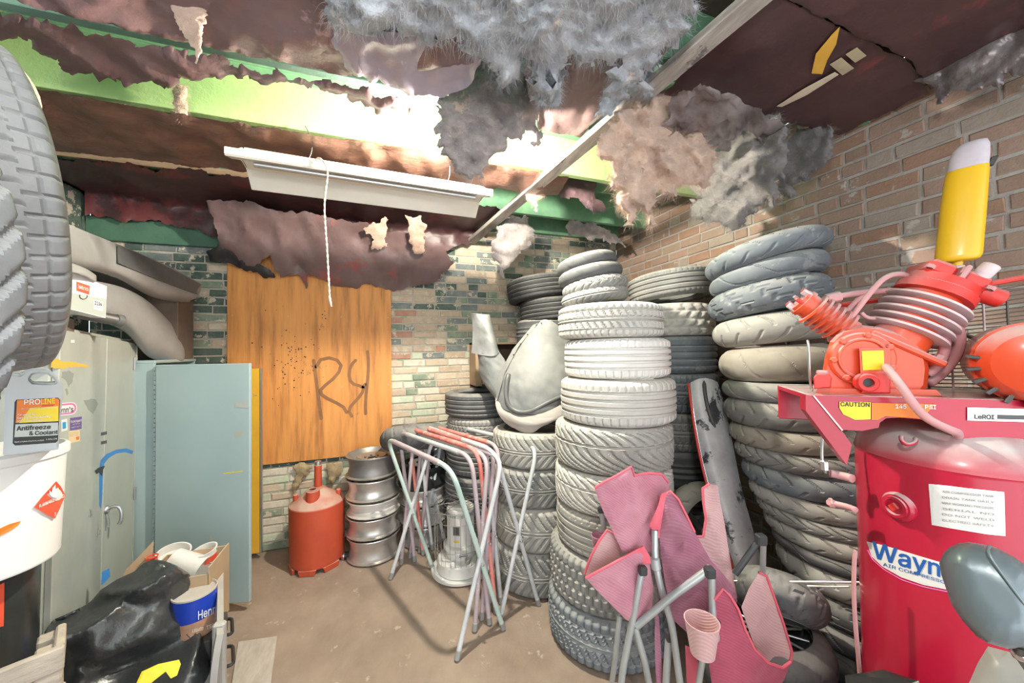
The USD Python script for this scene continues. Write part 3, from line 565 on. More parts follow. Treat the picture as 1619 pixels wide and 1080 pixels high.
# the low stack between them and the back wall
c0 = dirv(757)*3.06; zz_ = [.003, .19, .39, .605, .83, 1.062, 1.258]
for k in range(6):
    c = c0.copy(); c[2] = (zz_[k]+zz_[k+1])/2; c[:2] += [(0, 0), (.01, -.008), (-.012, 0), (.006, .006), (.012, 0), (-.004, .004)][k]
    tire(['bottom tire of the stack behind the kerosene heater', 'second tire up in the stack behind the kerosene heater', 'third tire up in the stack behind the kerosene heater', 'dark fourth tire up, seen just under the sawhorse rails', 'dusty fifth tire up in the stack against the back wall', 'dark ribbed topmost tire left of the fender liners'][k],
         c, .284, zz_[k+1]-zz_[k]-.002, .185, [pat_rib, pat_allseason, pat_rib5, pat_rib, pat_allseason, pat_rib5][k], ['rubber_dark', 'rubber_dark', 'rubber_dark', 'rubber_dark', 'rubber_grey', 'rubber_dark'][k], spin=k, nT=192, nS=29, group='tires of the back wall stack')

# the dark stack in the back corner
zf = np.linspace(.003, 1.86, 9)
for k in range(8):
    c = dirv(868)*3.314; c[2] = (zf[k]+zf[k+1])/2
    tire('dark car tire low in the back corner stack, hidden behind the front stacks' if k < 7 else 'lowest visible dark tire of the back corner stack, behind the fender liner', c, .30, zf[k+1]-zf[k]-.002, .19, pat_rib, 'rubber_dark', nT=72, nS=13, group='dark tires in the back corner')
for y, xl, tl, lb_ in ((489, 823, 4, 'dark tire second from the top of the back corner stack'), (452, 803, 7, 'tilted dark topmost tire of the back corner stack')):
    px = 809.5+FOC*math.tan(math.atan((xl-809.5)/FOC)+math.asin(.30/3.3)); c = dirv(px)*3.3; c[2] = zat(px, y, 3.02)+.01
    tire(lb_, c, .30, .205, .19, pat_rib5, 'rubber_black', tilt(px, tl), nT=144, nS=25, group='dark tires in the back corner')

# the blue grey stack between the front stack and the right wall
ys = [(1060, 985), (985, 915), (915, 845), (845, 780), (780, 716), (716, 655), (655, 592), (592, 531), (531, 478)]
zz_ = [.003]+[zat(1062, y1, 2.85) for _, y1 in ys]; zz_ = [z for z in zz_ if z > .28 or z == .003]
zz_ = list(np.linspace(.003, zat(1062, 716, 2.85), 4))+[zat(1062, y, 2.85) for y in (655, 592, 531, 478)]
pr_ = [(pat_rib, 'rubber_dark', 'bottom tire of the right hand stack behind the rocker panel'), (pat_rib, 'rubber_dark', 'second tire of the right hand stack behind the rocker panel'), (pat_rib, 'rubber_dark', 'third tire of the right hand stack behind the rocker panel'),
       (pat_allseason, 'rubber_grey', 'dark grey tire just above the top of the leaning rocker panel'), (pat_allseason, 'rubber_blue', 'bluish tire fifth up in the right hand stack'), (pat_rib5, 'rubber_blue', 'bluish smooth tire under the chunky white one, right hand stack'), (pat_chunk, 'rubber_pale', 'chunky bluish white mud tire with deep blocks, right hand stack')]
for k, (p, m, lb_) in enumerate(pr_):
    c = dirv(1064)*3.155; c[2] = (zz_[k]+zz_[k+1])/2; c[:2] += [(0, 0), (.01, 0), (0, .01), (-.01, 0), (.008, 0), (0, 0), (-.02, -.01)][k]
    tire(lb_, c, .31, zz_[k+1]-zz_[k]-.002, .20, p, m, spin=k, nT=72 if k < 3 else 192, nS=13 if k < 3 else 29, group='tires of the right hand stack', dp=.016 if p is pat_chunk else .011)
px = 809.5+FOC*math.tan(math.atan((995-809.5)/FOC)+math.asin(.31/3.1)); c = dirv(px)*3.1; c[2] = zat(px, 448, 2.8)+.015
tire('tilted topmost car tire of the right hand stack, ribbed and grey', c, .31, .20, .20, pat_rib5, 'rubber_grey', tilt(px, 6), .4, nT=240, nS=41, group='tires of the right hand stack', dp=.012)

# the leaning tower of motorcycle tires
tower = [(1245, 1128, 1060, 0, .30, 'rubber_black', pat_moto, 'lowest black motorcycle tire on the floor beside the red tank'), (1240, 1062, 1012, 0, .30, 'rubber_black', pat_slick, 'black motorcycle tire second from the floor in the leaning tower'), (1236, 1014, 975, 0, .29, 'rubber_dark', pat_slick, 'dark motorcycle tire third from the floor in the leaning tower'),
    (1228, 977, 932, -1, .29, 'rubber_dark', pat_bolt, 'motorcycle tire with lightning tread level with the thin rods'), (1216, 932, 888, -2, .29, 'rubber_dusty', pat_moto, 'pale motorcycle tire with crossed grooves just above the thin rods'), (1210, 889, 866, -2, .29, 'rubber_dark', pat_slick, 'thin dark motorcycle tire low in the leaning tower'),
    (1198, 868, 836, -3, .29, 'rubber_dusty', pat_moto, 'grey motorcycle tire below the thin pale one, leaning tower'), (1187, 838, 814, -3, .29, 'rubber_grey', pat_arrow, 'thin striped motorcycle tire in the lower half of the leaning tower'), (1177, 817, 785, -3, .29, 'rubber_dusty', pat_moto, 'motorcycle tire with short white slashes in the leaning tower'),
    (1166, 789, 746, -2, .295, 'rubber_blue', pat_moto, 'bluish motorcycle tire in the middle of the leaning tower'), (1156, 756, 716, -1, .295, 'rubber_grey', pat_arrow, 'arrow grooved motorcycle tire beside the middle of the rocker panel'), (1148, 720, 682, 0, .295, 'rubber_tan', pat_moto, 'pale tan motorcycle tire level with the compressor deck strut'),
    (1140, 685, 637, 0, .30, 'rubber_grey', pat_moto, 'fat grey motorcycle tire level with the yellow caution label'), (1139, 640, 607, 1, .295, 'rubber_grey', pat_slick, 'thin grey motorcycle tire just below the cream one'), (1135, 608, 547, 3, .30, 'rubber_tan', pat_slick, 'fat cream motorcycle tire, widest of the leaning tower'),
    (1126, 556, 505, 6, .30, 'rubber_dusty', pat_moto, 'fat grey motorcycle tire below the one with white zigzag tread'), (1119, 512, 458, 10, .31, 'rubber_blue', pat_bolt, 'blue grey motorcycle tire with raised white zigzag tread'), (1122, 468, 428, 12, .30, 'rubber_blue', pat_slick, 'tilted bluish motorcycle tire second from the top of the leaning tower')]
tw_top = None
for k, (xl, yb, yt, tl, R_, m, p, lb_) in enumerate(tower):
    dist = 2.44+.17*min(1, k/15); px = 809.5+FOC*math.tan(math.atan((xl-809.5)/FOC)+math.asin(R_/dist)); v = dirv(px); c = v*dist
    c[0] = min(c[0], XR-R_-.02); pm = 1190+ (xl-1119)*.5; fd = dist-R_*.93
    zb, zt = zat(pm, yb, fd), zat(pm, yt, fd)
    if tl > 5: zb, zt = zat(px, yb-2.2*tl, fd), zat(px, yt-1.9*tl, fd)
    if k == 0: zb = .004
    if tw_top is not None: zb = max(zb, tw_top-.03*(tl > 5)) if tl > 5 else tw_top+.001
    zt = max(zt, zb+.045); tw_top = zt; c[2] = (zb+zt)/2
    tire(lb_, c, R_, (zt-zb)*(1.0 if tl < 3 else .96), R_*.66, p, m, tilt(px, tl), k*1.1, nT=336, nS=37, moto=True, group='motorcycle tires of the leaning tower', dp=.011)
px = 1212; c = dirv(px)*2.58; c[2] = max(zat(px, 404, 2.3), tw_top+.05)
tire('topmost tilted motorcycle tire of the leaning tower, dark blue in front of bricks', c, .315, .115, .215, pat_moto, 'rubber_blue', tilt(px, 13), .3, nT=240, nS=29, moto=True, group='motorcycle tires of the leaning tower')

# single tires
c = at(657, 692, 2.93)
tire('fat motorcycle tire lying across the two stacks of wheel rims', c, .275, .19, .19, pat_moto, 'rubber_dark', A_([0, 0, .965])+dirv(657)*.26, .2, nT=216, nS=29, moto=True)
c = at(1108, 838, 2.32)
up_ = unit(np.cross(dirv(1180), (0, 0, 1)))
w1 = tire('tan motorcycle tire standing upright on its alloy wheel beside the rocker panel', c, .30, .16, .215, pat_moto, 'rubber_tan', unit(up_*.8-dirv(1120)*.7+A_([0, 0, .08])), 1.0, nT=216, nS=29, moto=True, side='rubber_dark')
o_, ex, ey, ez = w1.frame
w1.part('wheel_rim', put(lathe([(.216, -.06), (.222, -.055), (.20, -.03), (.195, .03), (.222, .055), (.216, .06), (.19, .035), (.186, -.035), (.216, -.06)], 60, hint=(0, 1, 0)), o_, ex, ey, ez), 'dark_steel', smooth=35)
w1.part('hub', put(cyl((0, 0, -.05), (0, 0, .05), .045, 24), o_, ex, ey, ez), 'dark_steel', smooth=35)
for k in range(5):
    a = k*2*math.pi/5; d_ = A_([math.cos(a), math.sin(a), 0]); w1.part('spoke', put(hull([d_*.035+A_([-d_[1], d_[0], 0])*s*.022+A_([0, 0, t]) for s in (-1, 1) for t in (-.02, .02)]+[d_*.195+A_([-d_[1], d_[0], 0])*s*.014+A_([0, 0, t]) for s in (-1, 1) for t in (-.015, .015)]), o_, ex, ey, ez), 'dark_steel')

# foreground pair on the left, slung from the joists on ropes
mat('rubber_front', (.16, .17, .18), (.30, .31, .32), sc=5, rough=.55, dust=.5, dcol=(.5, .5, .48), bump=.2, bsc=120)
mat('rope', (.62, .55, .42), (.50, .43, .32), sc=40, rough=.9)
for lb_, c, phi, rl, m, p in (('right tire of the foreground pair, ribbed with fine side grooves', (-.748, .977, 1.875), -.733, .126, 'rubber_front', pat_sipe), ('left tire of the foreground pair, cut off by the picture edge', (-.71, .655, 1.70), -1.2, .05, 'rubber_front', pat_vee)):
    c = A_(c); u = A_([math.sin(phi), math.cos(phi), 0]); ax = np.cross(u, (0, 0, 1)); ax = ax*math.cos(rl)+A_([0, 0, 1])*math.sin(rl)
    tire(lb_, c, .31, .15, .20, p, m, ax, .3, nT=600, nS=41, dp=.008, group='foreground tires on the left')
    up2 = np.cross(ax, u); up2 = up2 if up2[2] > 0 else -up2
    lp = [c+up2*.178-ax*.03, c+up2*.21-ax*.105, c+up2*.30-ax*.10, c+up2*.345, c+up2*.30+ax*.10, c+up2*.21+ax*.105, c+up2*.178+ax*.03]
    rp = Thing('rope_sling', 'rope sling holding the %s tire of the foreground pair from a joist' % lb_.split()[0], 'rope', c+A_([0, 0, .4]))
    rp.part('loop', tube(curve(lp+lp[:1], 40), .008, 8), 'rope', smooth=True); rp.part('line', tube([c+up2*.345, A_([c[0], c[1], ZC+.02])], .008, 8), 'rope', smooth=True)

# ------------------------------------------------------------------ flat prints and lettering laid on surfaces
def onCyl(x, y, c, R):
    r = ray(x, y); o = EYE[:2]-A_(c)[:2]; a = r[:2]@r[:2]; b = o@r[:2]; k = o@o-R*R
    disc = max(b*b-a*k, 0); return EYE+r*((-b-math.sqrt(disc))/a)
def decal(poly, mapper, t=.0012, g=None):
    P = Polygon(poly).buffer(0)
    if g: return outline3(poly, mapper, t, g=g, D=1)
    v2, f = trimesh.creation.triangulate_polygon(P, engine='earcut')
    v2 = A_(v2); W = A_([mapper(x, y) for x, y in v2]); n = np.cross(W[f[:, 1]]-W[f[:, 0]], W[f[:, 2]]-W[f[:, 0]]).sum(0)
    if n@(EYE-W.mean(0)) < 0: f = f[:, ::-1]
    F = A_([lift(p, t) for p in W]); m = len(W); E = {}
    for a, b, c in f:
        for i, j in ((a, b), (b, c), (c, a)): E[(i, j)] = 1
    side = [q for (i, j) in E if (j, i) not in E for q in ([i, i+m, j+m], [i, j+m, j])]
    return np.vstack([W, F]), np.vstack([f[:, ::-1], f+m, A_(side)])[:, ::-1][:, ::-1]
def rr(x0, y0, x1, y1, r=4, sk=0):                              # rounded rectangle in the picture, sheared down by sk over its width
    P = A_(shapely.box(x0+r, y0+r, x1-r, y1-r).buffer(r, quad_segs=3).exterior.coords)
    P[:, 1] += sk*(P[:, 0]-x0)/(x1-x0); return P
def words(s, p0, p1, h, mapper, off=.0016, bold=False, up=(0, -1), t=.0006):
    """Lettering whose baseline runs from p0 to p1, h tall, on the surface of mapper."""
    m = meshkit.text_mesh(s, 1.0, .1, bold); v = A_(m.vertices); L = v[:, 0].max()-v[:, 0].min(); v[:, 0] -= v[:, 0].min()
    p0, p1 = A_(p0, float), A_(p1, float); ux = (p1-p0)/L; uy = A_(up, float)*h
    W = [lift(mapper(*(p0+ux*a+uy*b)), off+t*(c > .05)) for a, b, c in v]
    return A_(W), A_(m.faces)

# ------------------------------------------------------------------ grey two door cabinet
mat('cabinet_grey', (.50, .53, .48), (.42, .45, .41), sc=2.2, rough=.4, spots=(8, .70, (.58, .58, .53)), metal=.15)
mat('cabinet_grey_worn', (.52, .545, .50), (.41, .44, .41), sc=3.2, rough=.42, spots=(5, .66, (.24, .26, .25)), metal=.15)
mat('cabinet_blue', (.40, .52, .545), (.345, .465, .49), sc=1.6, rough=.42, spots=(13, .76, (.45, .50, .50)), metal=.1)
mat('cabinet_yellow', (.82, .48, .04), (.72, .40, .05), sc=4, rough=.35, spots=(6, .66, (.40, .30, .16)))
flat('smudge_grey', (.30, .325, .30), .5)
gL, gR = A_([-1.235, 1.93, .04]), A_([-1.443, 2.845, .0])
ga = unit(gR-gL); gn = unit(np.cross(ga, (0, 0, 1))); gz = np.cross(gn, ga); gW = np.linalg.norm(gR-gL)
def gb(a0, a1, b0, b1, z0, z1, bev=.004): return put(box((a0, b0, z0), (a1, b1, z1), bev), gL, ga, gn, gz)
gc = Thing('storage_cabinet', 'grey green steel cabinet with two closed doors, stickers and blue tape', 'cabinet', (gL+gR)/2-gn*.2)
gc.part('body', join(gb(0, gW, -.43, -.022, .02, 1.69), gb(.02, gW-.02, -.40, -.05, 0, .03)), 'cabinet_grey')
GF = gL+gn*.0; face = lambda x, y: onP(x, y, GF, gn)
gd1 = gc.part('door', gb(.012, .466, -.022, 0, .06, 1.672, .003), 'cabinet_grey_worn', label='left door, scuffed')
gd2 = gc.part('door', gb(.474, gW-.012, -.022, 0, .06, 1.672, .003), 'cabinet_grey')
GF0 = lambda x, y: onP(x, y, gL, gn)
for q in ([(98, 588), (108, 586), (117, 592), (116, 606), (112, 613), (106, 602), (99, 598)], [(104, 615), (108, 614), (111, 622), (108, 626)], [(132, 634), (150, 628), (157, 640), (148, 656), (140, 650)]): gc.part('smudge', outline3(q, GF0, .0008, g=2, D=2, jag=2, seed=3), 'smudge_grey', gd1)
gc.part('door_edge', gb(gW-.03, gW-.022, 0, .004, .06, 1.672, .001), 'cabinet_grey', gd2)
hp = face(167, 806)
gc.part('handle', join(lathe([(1e-5, .014), (.018, .012), (.022, .006), (.022, 0)], 20, hp, gn), tube(rounded([hp+gn*.005, hp+gn*.05+ga*.01, hp+gn*.055+ga*.018-gz*.02, hp+gn*.045+ga*.02-gz*.085], .02), [.009]+[.008]*10+[.006], 10) if False else tube(curve([hp+gn*.005, hp+gn*.045+gz*.004, hp+gn*.058-gz*.03, hp+gn*.05-gz*.085], 12), .008, 10), tube(curve([hp-gz*.005, hp-gz*.04+gn*.008, hp-gz*.09+gn*.012], 8), .006, 8)), 'steel', gd2, smooth=35, label='bright metal handle')
for y in (575, 780): gc.part('hinge', cyl(face(211, y)-gz*.04+gn*.006, face(211, y)+gz*.04+gn*.006, .006, 10), 'steel', gd2, smooth=30)
flat('sticker_white', (.82, .82, .80), .4); flat('sticker_purple', (.16, .09, .30), .4); flat('sticker_cream', (.82, .66, .40), .5); flat('sticker_magenta', (.75, .16, .48), .4); flat('sticker_blue', (.02, .32, .66), .4)
flat('sticker_red', (.80, .10, .05), .45); flat('ink_black', (.02, .02, .02), .5); flat('ink_white', (.85, .85, .83), .5); flat('sticker_yellow', (.90, .68, .02), .45); flat('ink_blue', (.02, .12, .45), .45); flat('ink_orange', (.85, .22, .02), .5)
st = Thing('sticker', 'pink rimmed oval sticker with black lettering on the grey cabinet', 'sticker', face(106, 650))
st.part('backing', decal(rr(80, 639, 122, 659, 9, -4), face, .0010), 'sticker_white'); st.part('rim', decal(Polygon(rr(81, 640, 121, 658, 8.5, -4)).difference(Polygon(rr(84, 643, 118, 655, 6, -3.6))).exterior.coords if False else rr(81, 640.5, 120.5, 657.5, 8, -4), face, .0014), 'sticker_magenta')
st.part('field', decal(rr(83, 643, 118, 655, 6, -3.6), face, .0018), 'sticker_white'); st.part('lettering', words("wynn's", (87, 653.5), (116, 651), 8, face, .0022, True), 'ink_black')
st = Thing('sticker', 'white sticker with a blue square on the grey cabinet', 'sticker', face(102, 673))
st.part('backing', decal([(97, 664), (106, 662), (107, 680), (97, 683)], face), 'sticker_white'); st.part('square', decal([(99, 668), (104.5, 667), (104.5, 677), (99, 678.5)], face, .0018), 'sticker_blue')
st = Thing('sticker', 'purple sticker with pale lettering on the grey cabinet', 'sticker', face(120, 671))
st.part('backing', decal([(111, 661), (129.5, 658.5), (129, 678), (110.5, 681)], face), 'sticker_purple'); st.part('lettering', join(words('Scotchgard', (112, 668.5), (128.5, 666), 3.4, face, .0018, True), words('PROTECTOR', (115, 672), (126, 670.4), 1.8, face, .0018), words('KEEP OUT', (113, 677), (127, 675), 1.8, face, .0018)), 'ink_white')
st = Thing('sticker', 'cream sticker with a small orange emblem below the purple one', 'sticker', face(117, 690))
st.part('backing', decal([(108.5, 682), (126, 679.5), (126.5, 697.5), (108, 701.5)], face), 'sticker_cream'); st.part('emblem', decal([(120, 691), (125, 690), (125, 695), (120.5, 696)], face, .0018), 'ink_orange')
st.part('lettering', join(*[words('lubricants and oils', (110, 685.5+2.4*k), (124, 683.5+2.4*k), 1.0, face, .0018) for k in range(3)]), 'tape_beige')
single('sticker', decal([(112, 537.5), (118, 537.5), (118, 542), (112, 542)], face), 'sticker_white', 'tiny white sticker near the top of the grey cabinet', 'sticker')
single('paper_scrap', outline3([(83, 581), (84, 566), (97, 569), (118, 573), (141, 577), (128, 579), (112, 581), (98, 584)], face, .004, g=3, D=4, amp=.003, jag=3, seed=3), 'tape_yellow', 'torn strip of yellowed paper stuck to the grey cabinet', 'paper')
flat('tape_blue', (.05, .26, .66), .45)
bt = Thing('painters_tape', 'strip of blue tape stuck across the right door of the grey cabinet', 'tape', face(165, 730))
bt.part('strip', outline3([(157, 740), (159, 728), (168, 718), (184, 711), (200, 709), (211, 713), (209, 718), (198, 715), (184, 717), (172, 724), (165, 733), (163, 745)], face, .003, g=3, D=4, amp=.003), 'tape_blue'); bt.part('loose_end', outline3([(157, 745), (163, 745), (162, 775), (160, 805), (157, 800)], face, .003, g=3, D=4, amp=.002), 'tape_blue')
bt.part('torn_bit', outline3([(152, 744), (158, 740), (168, 737), (165, 745), (164, 755), (158, 748), (154, 752)], lambda x, y: lift(face(x, y), .004), .003, g=3, D=4, jag=2), 'black_plastic')
for y in (684, 698): single('tape_scrap', decal([(159.5, y), (169, y-2), (169, y+3), (159.5, y+5)], face), 'rubber_dark', 'short dark tape patch, %s of two beside the door seam of the grey cabinet' % ('upper' if y < 690 else 'lower'), 'tape')

# ------------------------------------------------------------------ blue grey cabinet with its doors swung open
bc = Thing('storage_cabinet', 'blue grey steel cabinet with its wide near door swung open', 'cabinet', (-1.65, 3.1, 0))
X0, X1, Y0, Y1 = -1.93, -1.352, 2.86, 3.375
bc.part('side_panel', box((X0, Y0, .04), (X1, Y0+.02, 1.555)), 'cabinet_blue', label='near side panel'); bc.part('side_panel', box((X0, Y1-.02, .04), (X1, Y1, 1.555)), 'cabinet_blue')
bc.part('back_panel', box((X0, Y0, .04), (X0+.02, Y1, 1.555)), 'cabinet_blue'); bc.part('top_panel', box((X0, Y0-.002, 1.545), (X1+.004, Y1+.002, 1.565)), 'cabinet_blue'); bc.part('base', box((X0, Y0, 0), (X1-.02, Y1, .06)), 'cabinet_blue')
for z in (.45, .85, 1.2): bc.part('shelf', box((X0+.02, Y0+.02, z), (X1-.03, Y1-.02, z+.02)), 'cabinet_blue')
hg, tp = A_([-1.338, 2.835, 0]), A_([-.798, 2.700, 0]); da = unit(tp-hg); dn = unit(np.cross((0, 0, 1), da))*-1
dn = dn if dn@(-tp) > 0 else -dn
DW = np.linalg.norm(tp-hg); dd = bc.part('door', put(box((.012, -.012, .055), (DW, .012, 1.537), .004), hg, da, dn, (0, 0, 1)), 'cabinet_blue', label='near door, standing open')
bc.part('piano_hinge', join(*[cyl(hg+A_([0, 0, .08+.029*k]), hg+A_([0, 0, .105+.029*k]), .006, 8) for k in range(50)]), 'cabinet_blue', dd)
bf = lambda x, y: onP(x, y, hg+dn*.0125, dn)
bc.part('scratch', decal([(353, 748), (384, 744.5), (384, 746), (353, 749.5)], bf, .0006), 'sticker_yellow', dd, label='thin yellow scratch')
for q in ([(372, 636), (392, 636), (392, 645), (372, 645)], [(330, 848), (334, 848), (339, 862), (336, 863)], [(370, 683), (383, 681), (382, 690), (371, 692)]): bc.part('scuff', outline3(q, bf, .0006, g=2, D=2, jag=1), 'cabinet_grey_worn', dd)
bc.part('door', box((X1, 3.335, .045), (-.925, 3.357, 1.48)), 'cabinet_yellow', label='far door, open, painted yellow inside'); bc.part('door_edge', box((-.928, 3.328, .045), (-.912, 3.36, 1.482)), 'steel')

# ------------------------------------------------------------------ bumper covers and boxes on top of the cabinets
mat('bumper_grey', (.33, .33, .325), (.255, .255, .25), sc=4, rough=.55, dust=.5, dcol=(.46, .45, .43), spots=(14, .70, (.52, .48, .42)))
mat('bumper_dark', (.085, .09, .092), (.14, .145, .145), sc=5, rough=.42, dust=.2, dcol=(.35, .345, .33))
mat('bumper_black', (.06, .062, .062), (.09, .09, .09), sc=5, rough=.5)
def cols(*c): return [[at(*p) for p in r] for r in zip(*c)]
tb = Thing('bumper_cover', 'upper grey bumper cover with a dark strip, pointing down to the right', 'bumper', at(215, 440, 2.05))
tb.part('skin', patch(cols([(20, 312, 1.35), (35, 345, 1.30), (45, 385, 1.30), (40, 405, 1.36)], [(112, 357, 1.58), (114, 378, 1.53), (116, 405, 1.53), (116, 421, 1.60)], [(184, 386, 1.92), (185, 418, 1.86), (187, 432, 1.88), (189, 441, 1.96)], [(255, 416, 2.26), (249, 444, 2.20), (243, 461, 2.21), (238, 468, 2.30)], [(300, 439, 2.50), (296, 462, 2.45), (290, 472, 2.46), (285, 477, 2.52)], [(318, 449, 2.60), (312, 467, 2.57), (303, 473, 2.58), (296, 477, 2.60)]), .006, 24, 48), 'bumper_grey', smooth=40)
tb.part('trim_strip', patch(cols([(186, 388, 1.905), (186, 402, 1.875), (187, 416, 1.848)], [(255, 417.5, 2.245), (252, 430, 2.215), (249, 442, 2.185)], [(300, 440.5, 2.485), (298, 451, 2.46), (296, 460, 2.435)], [(317, 450, 2.585), (314, 458, 2.57), (311, 465.5, 2.555)]), .004, 10, 30), 'bumper_dark', smooth=40, label='dark scuffed strip')
single('bumper_cover', patch(cols([(120, 441, 1.68), (125, 470, 1.62), (130, 496, 1.70)], [(171, 449, 1.92), (172, 482, 1.83), (172, 512, 1.94)], [(205, 460, 2.10), (205, 498, 1.99), (203, 529, 2.10)], [(235, 478, 2.28), (232, 520, 2.16), (226, 556, 2.24)], [(262, 503, 2.44), (258, 538, 2.32), (245, 568, 2.36)], [(284, 531, 2.56), (281, 554, 2.47), (270, 572, 2.46)], [(291, 566, 2.58), (289, 570, 2.55), (284, 573, 2.54)]), .006, 24, 48), 'bumper_grey',
       'lower rounded grey bumper cover resting on the blue grey cabinet', 'bumper', smooth=True)
single('bumper_cover', patch(cols([(110, 415, 1.85), (112, 450, 1.85)], [(160, 432, 2.05), (165, 452, 2.05)], [(215, 452, 2.36), (222, 478, 2.36)], [(262, 470, 2.56), (276, 540, 2.66)]), .006, 10, 30), 'bumper_dark', 'dark shell in the hollow between the two grey bumper covers', 'bumper', smooth=True)  # dark shell set in the hollow between the covers
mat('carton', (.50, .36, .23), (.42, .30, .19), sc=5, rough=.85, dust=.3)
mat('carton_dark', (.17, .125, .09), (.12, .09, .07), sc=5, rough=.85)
cb = Thing('cardboard_box', 'brown cardboard box behind the tip of the upper bumper', 'box', (-1.50, 3.22, 1.567)); cb.part('carton', box((-1.60, 3.12, 1.567), (-1.35, 3.34, 2.0)), 'carton_dark'); cb.part('flap', box((-1.6, 3.115, 1.97), (-1.35, 3.12, 2.06)), 'carton_dark')
wl, wr = 1.50, 1.63
q = [at(113, 430, wl), at(169, 453, wr), at(167, 503, wr), at(111, 489, wl)]; wn = unit(np.cross(q[1]-q[0], q[3]-q[0])); wn = wn if wn@(EYE-q[0]) > 0 else -wn
wf = lambda x, y: onP(x, y, q[0], wn)
wb = Thing('product_box', 'soiled white parts box with a red label on the grey cabinet', 'box', (q[2]+q[3])/2)
wq = [wf(113, 430), wf(169, 453), wf(167, 503), wf(111, 489)]
wb.part('carton', hull(wq+[p-wn*.16 for p in wq]), 'sticker_white')
wb.part('lower_panel', decal([(113.5, 463), (168, 473), (166.5, 501.5), (112, 488)], wf, .0012), 'cabinet_grey')
wb.part('red_label', decal([(121, 445), (142, 452), (141, 466), (121, 459.5)], wf, .0018), 'sticker_red'); wb.part('lettering', words('Edelbrock', (123, 455.5), (140, 460.5), 6, wf, .0026, False), 'ink_white')
wb.part('number_label', decal([(148, 473.5), (163, 477), (162.5, 492), (148, 488)], wf, .0018), 'sticker_white'); wb.part('number', words('2104', (150, 481.5), (161, 484), 5.5, wf, .0026, True), 'ink_black'); wb.part('ring', tube(A_([lift(wf(132+6*math.cos(a), 468+5*math.sin(a)), .003) for a in np.linspace(-.3, 3.5, 14)]), .0018, 6), 'dark_steel')
single('plastic_tray', patch(cols([(100, 414, 1.50), (100, 428, 1.42)], [(130, 424, 1.58), (128, 434, 1.50)], [(150, 437, 1.66), (150, 446, 1.58)]), .012, 8, 14), 'bumper_grey', 'grey plastic tray lying on the soiled white parts box', 'tray', smooth=True)
pt = Thing('exhaust_tube', 'short dark metal tube lying on the grey cabinet under the white box', 'tube', at(170, 505, 1.75)); a_, b_ = at(120, 494, 1.60), at(187, 507, 1.74)
pt.part('pipe', cyl(a_, b_, .026, 24), 'dark_steel', smooth=35); pt.part('collar', cyl(b_-(b_-a_)*.08, b_+(b_-a_)*.10, .030, 24), 'bumper_dark', smooth=35); pt.part('bore', cyl(b_+(b_-a_)*.095, b_+(b_-a_)*.105, .024, 24), 'black_plastic')
single('wood_block', box((-1.55, 2.0, 1.70), (-1.30, 2.16, 1.765)), 'carton_dark', 'small brown block propping the white parts box on the grey cabinet', 'block')

# ------------------------------------------------------------------ jug on bucket on bin, wooden crate
mat('jug_grey', (.52, .55, .56), (.47, .50, .51), rough=.35, sc=3, coat=.2); mat('bucket_white', (.80, .80, .78), (.74, .74, .72), rough=.35, sc=3)
pb = dirv(809.5+FOC*math.tan(math.radians(-55.6)))*1.85
bk = Thing('plastic_bucket', 'white plastic bucket with a red flammable diamond under the grey jug', 'bucket', pb+A_([0, 0, .99]))
bk.part('shell', lathe([(1e-5, .99), (.134, .99), (.140, 1.0), (.150, 1.295), (.157, 1.30), (.157, 1.322), (.150, 1.33), (.146, 1.33), (.140, 1.30), (1e-5, 1.30)], 64, pb*[1, 1, 0]), 'bucket_white', smooth=35)
bcl = lambda x, y: onCyl(x, y, pb, .1485)
bk.part('diamond', decal([(89, 761), (96, 769), (103.5, 783), (96, 801), (87, 820), (71, 812), (54, 802), (70, 782)], bcl, .0015), 'sticker_red', label='red flammable liquid diamond')
bk.part('flame', decal([(84, 787), (79, 782), (78, 775), (82, 779), (83, 772), (88, 766), (88, 773), (92, 771), (95, 777), (93, 784), (89, 787)], bcl, .0024), 'ink_white'); bk.part('lettering', join(words('FLAMMABLE LIQUID', (62, 803), (102, 786), 5, bcl, .0026, True), words('3', (86, 816), (88.5, 815), 5, bcl, .0026, True)), 'ink_white')
bk.part('swoosh', decal([(-30, 846), (-5, 838), (15, 829), (33, 824), (29, 831), (18, 838), (-5, 850), (-30, 862)], bcl, .0015), 'ink_orange', label='red orange swoosh')
jl, jr = onZ(4, 722, 1.332), onZ(93, 712, 1.332); ja = unit(jr-jl); jn = unit(np.cross(ja, (0, 0, 1))); jf = lambda x, y: onP(x, y, jl, jn); jv = -unit(((jl+jr)/2-EYE)*[1, 1, 0])
def flatsolid(poly, holes, mapper, n, depth, off=0.): # a traced outline with real depth behind it
    P = Polygon(poly, holes); v2, f = trimesh.creation.triangulate_polygon(P, engine='earcut'); W = A_([mapper(x, y) for x, y in v2])
    nn = np.cross(W[f[:, 1]]-W[f[:, 0]], W[f[:, 2]]-W[f[:, 0]]).sum(0)
    if nn@n < 0: f = f[:, ::-1]
    m = len(W); E = {(i, j) for t in f for i, j in ((t[0], t[1]), (t[1], t[2]), (t[2], t[0]))}
    side = [q for (i, j) in E if (j, i) not in E for q in ([i, i+m, j+m], [i, j+m, j])]
    return np.vstack([W+n*off, W+n*(off-depth)]), np.vstack([f, f[:, ::-1]+m, A_(side)])
jg = Thing('antifreeze_jug', 'grey plastic antifreeze jug with an orange label on the white bucket', 'jug', (jl+jr)/2-jn*.05)
body = Polygon([(4, 722), (93, 712), (96, 660), (100, 625), (100, 608), (90, 596), (80, 585), (68, 582), (46, 582), (38, 588), (32, 592), (6, 590), (8, 650)]).buffer(-3).buffer(3, quad_segs=3)
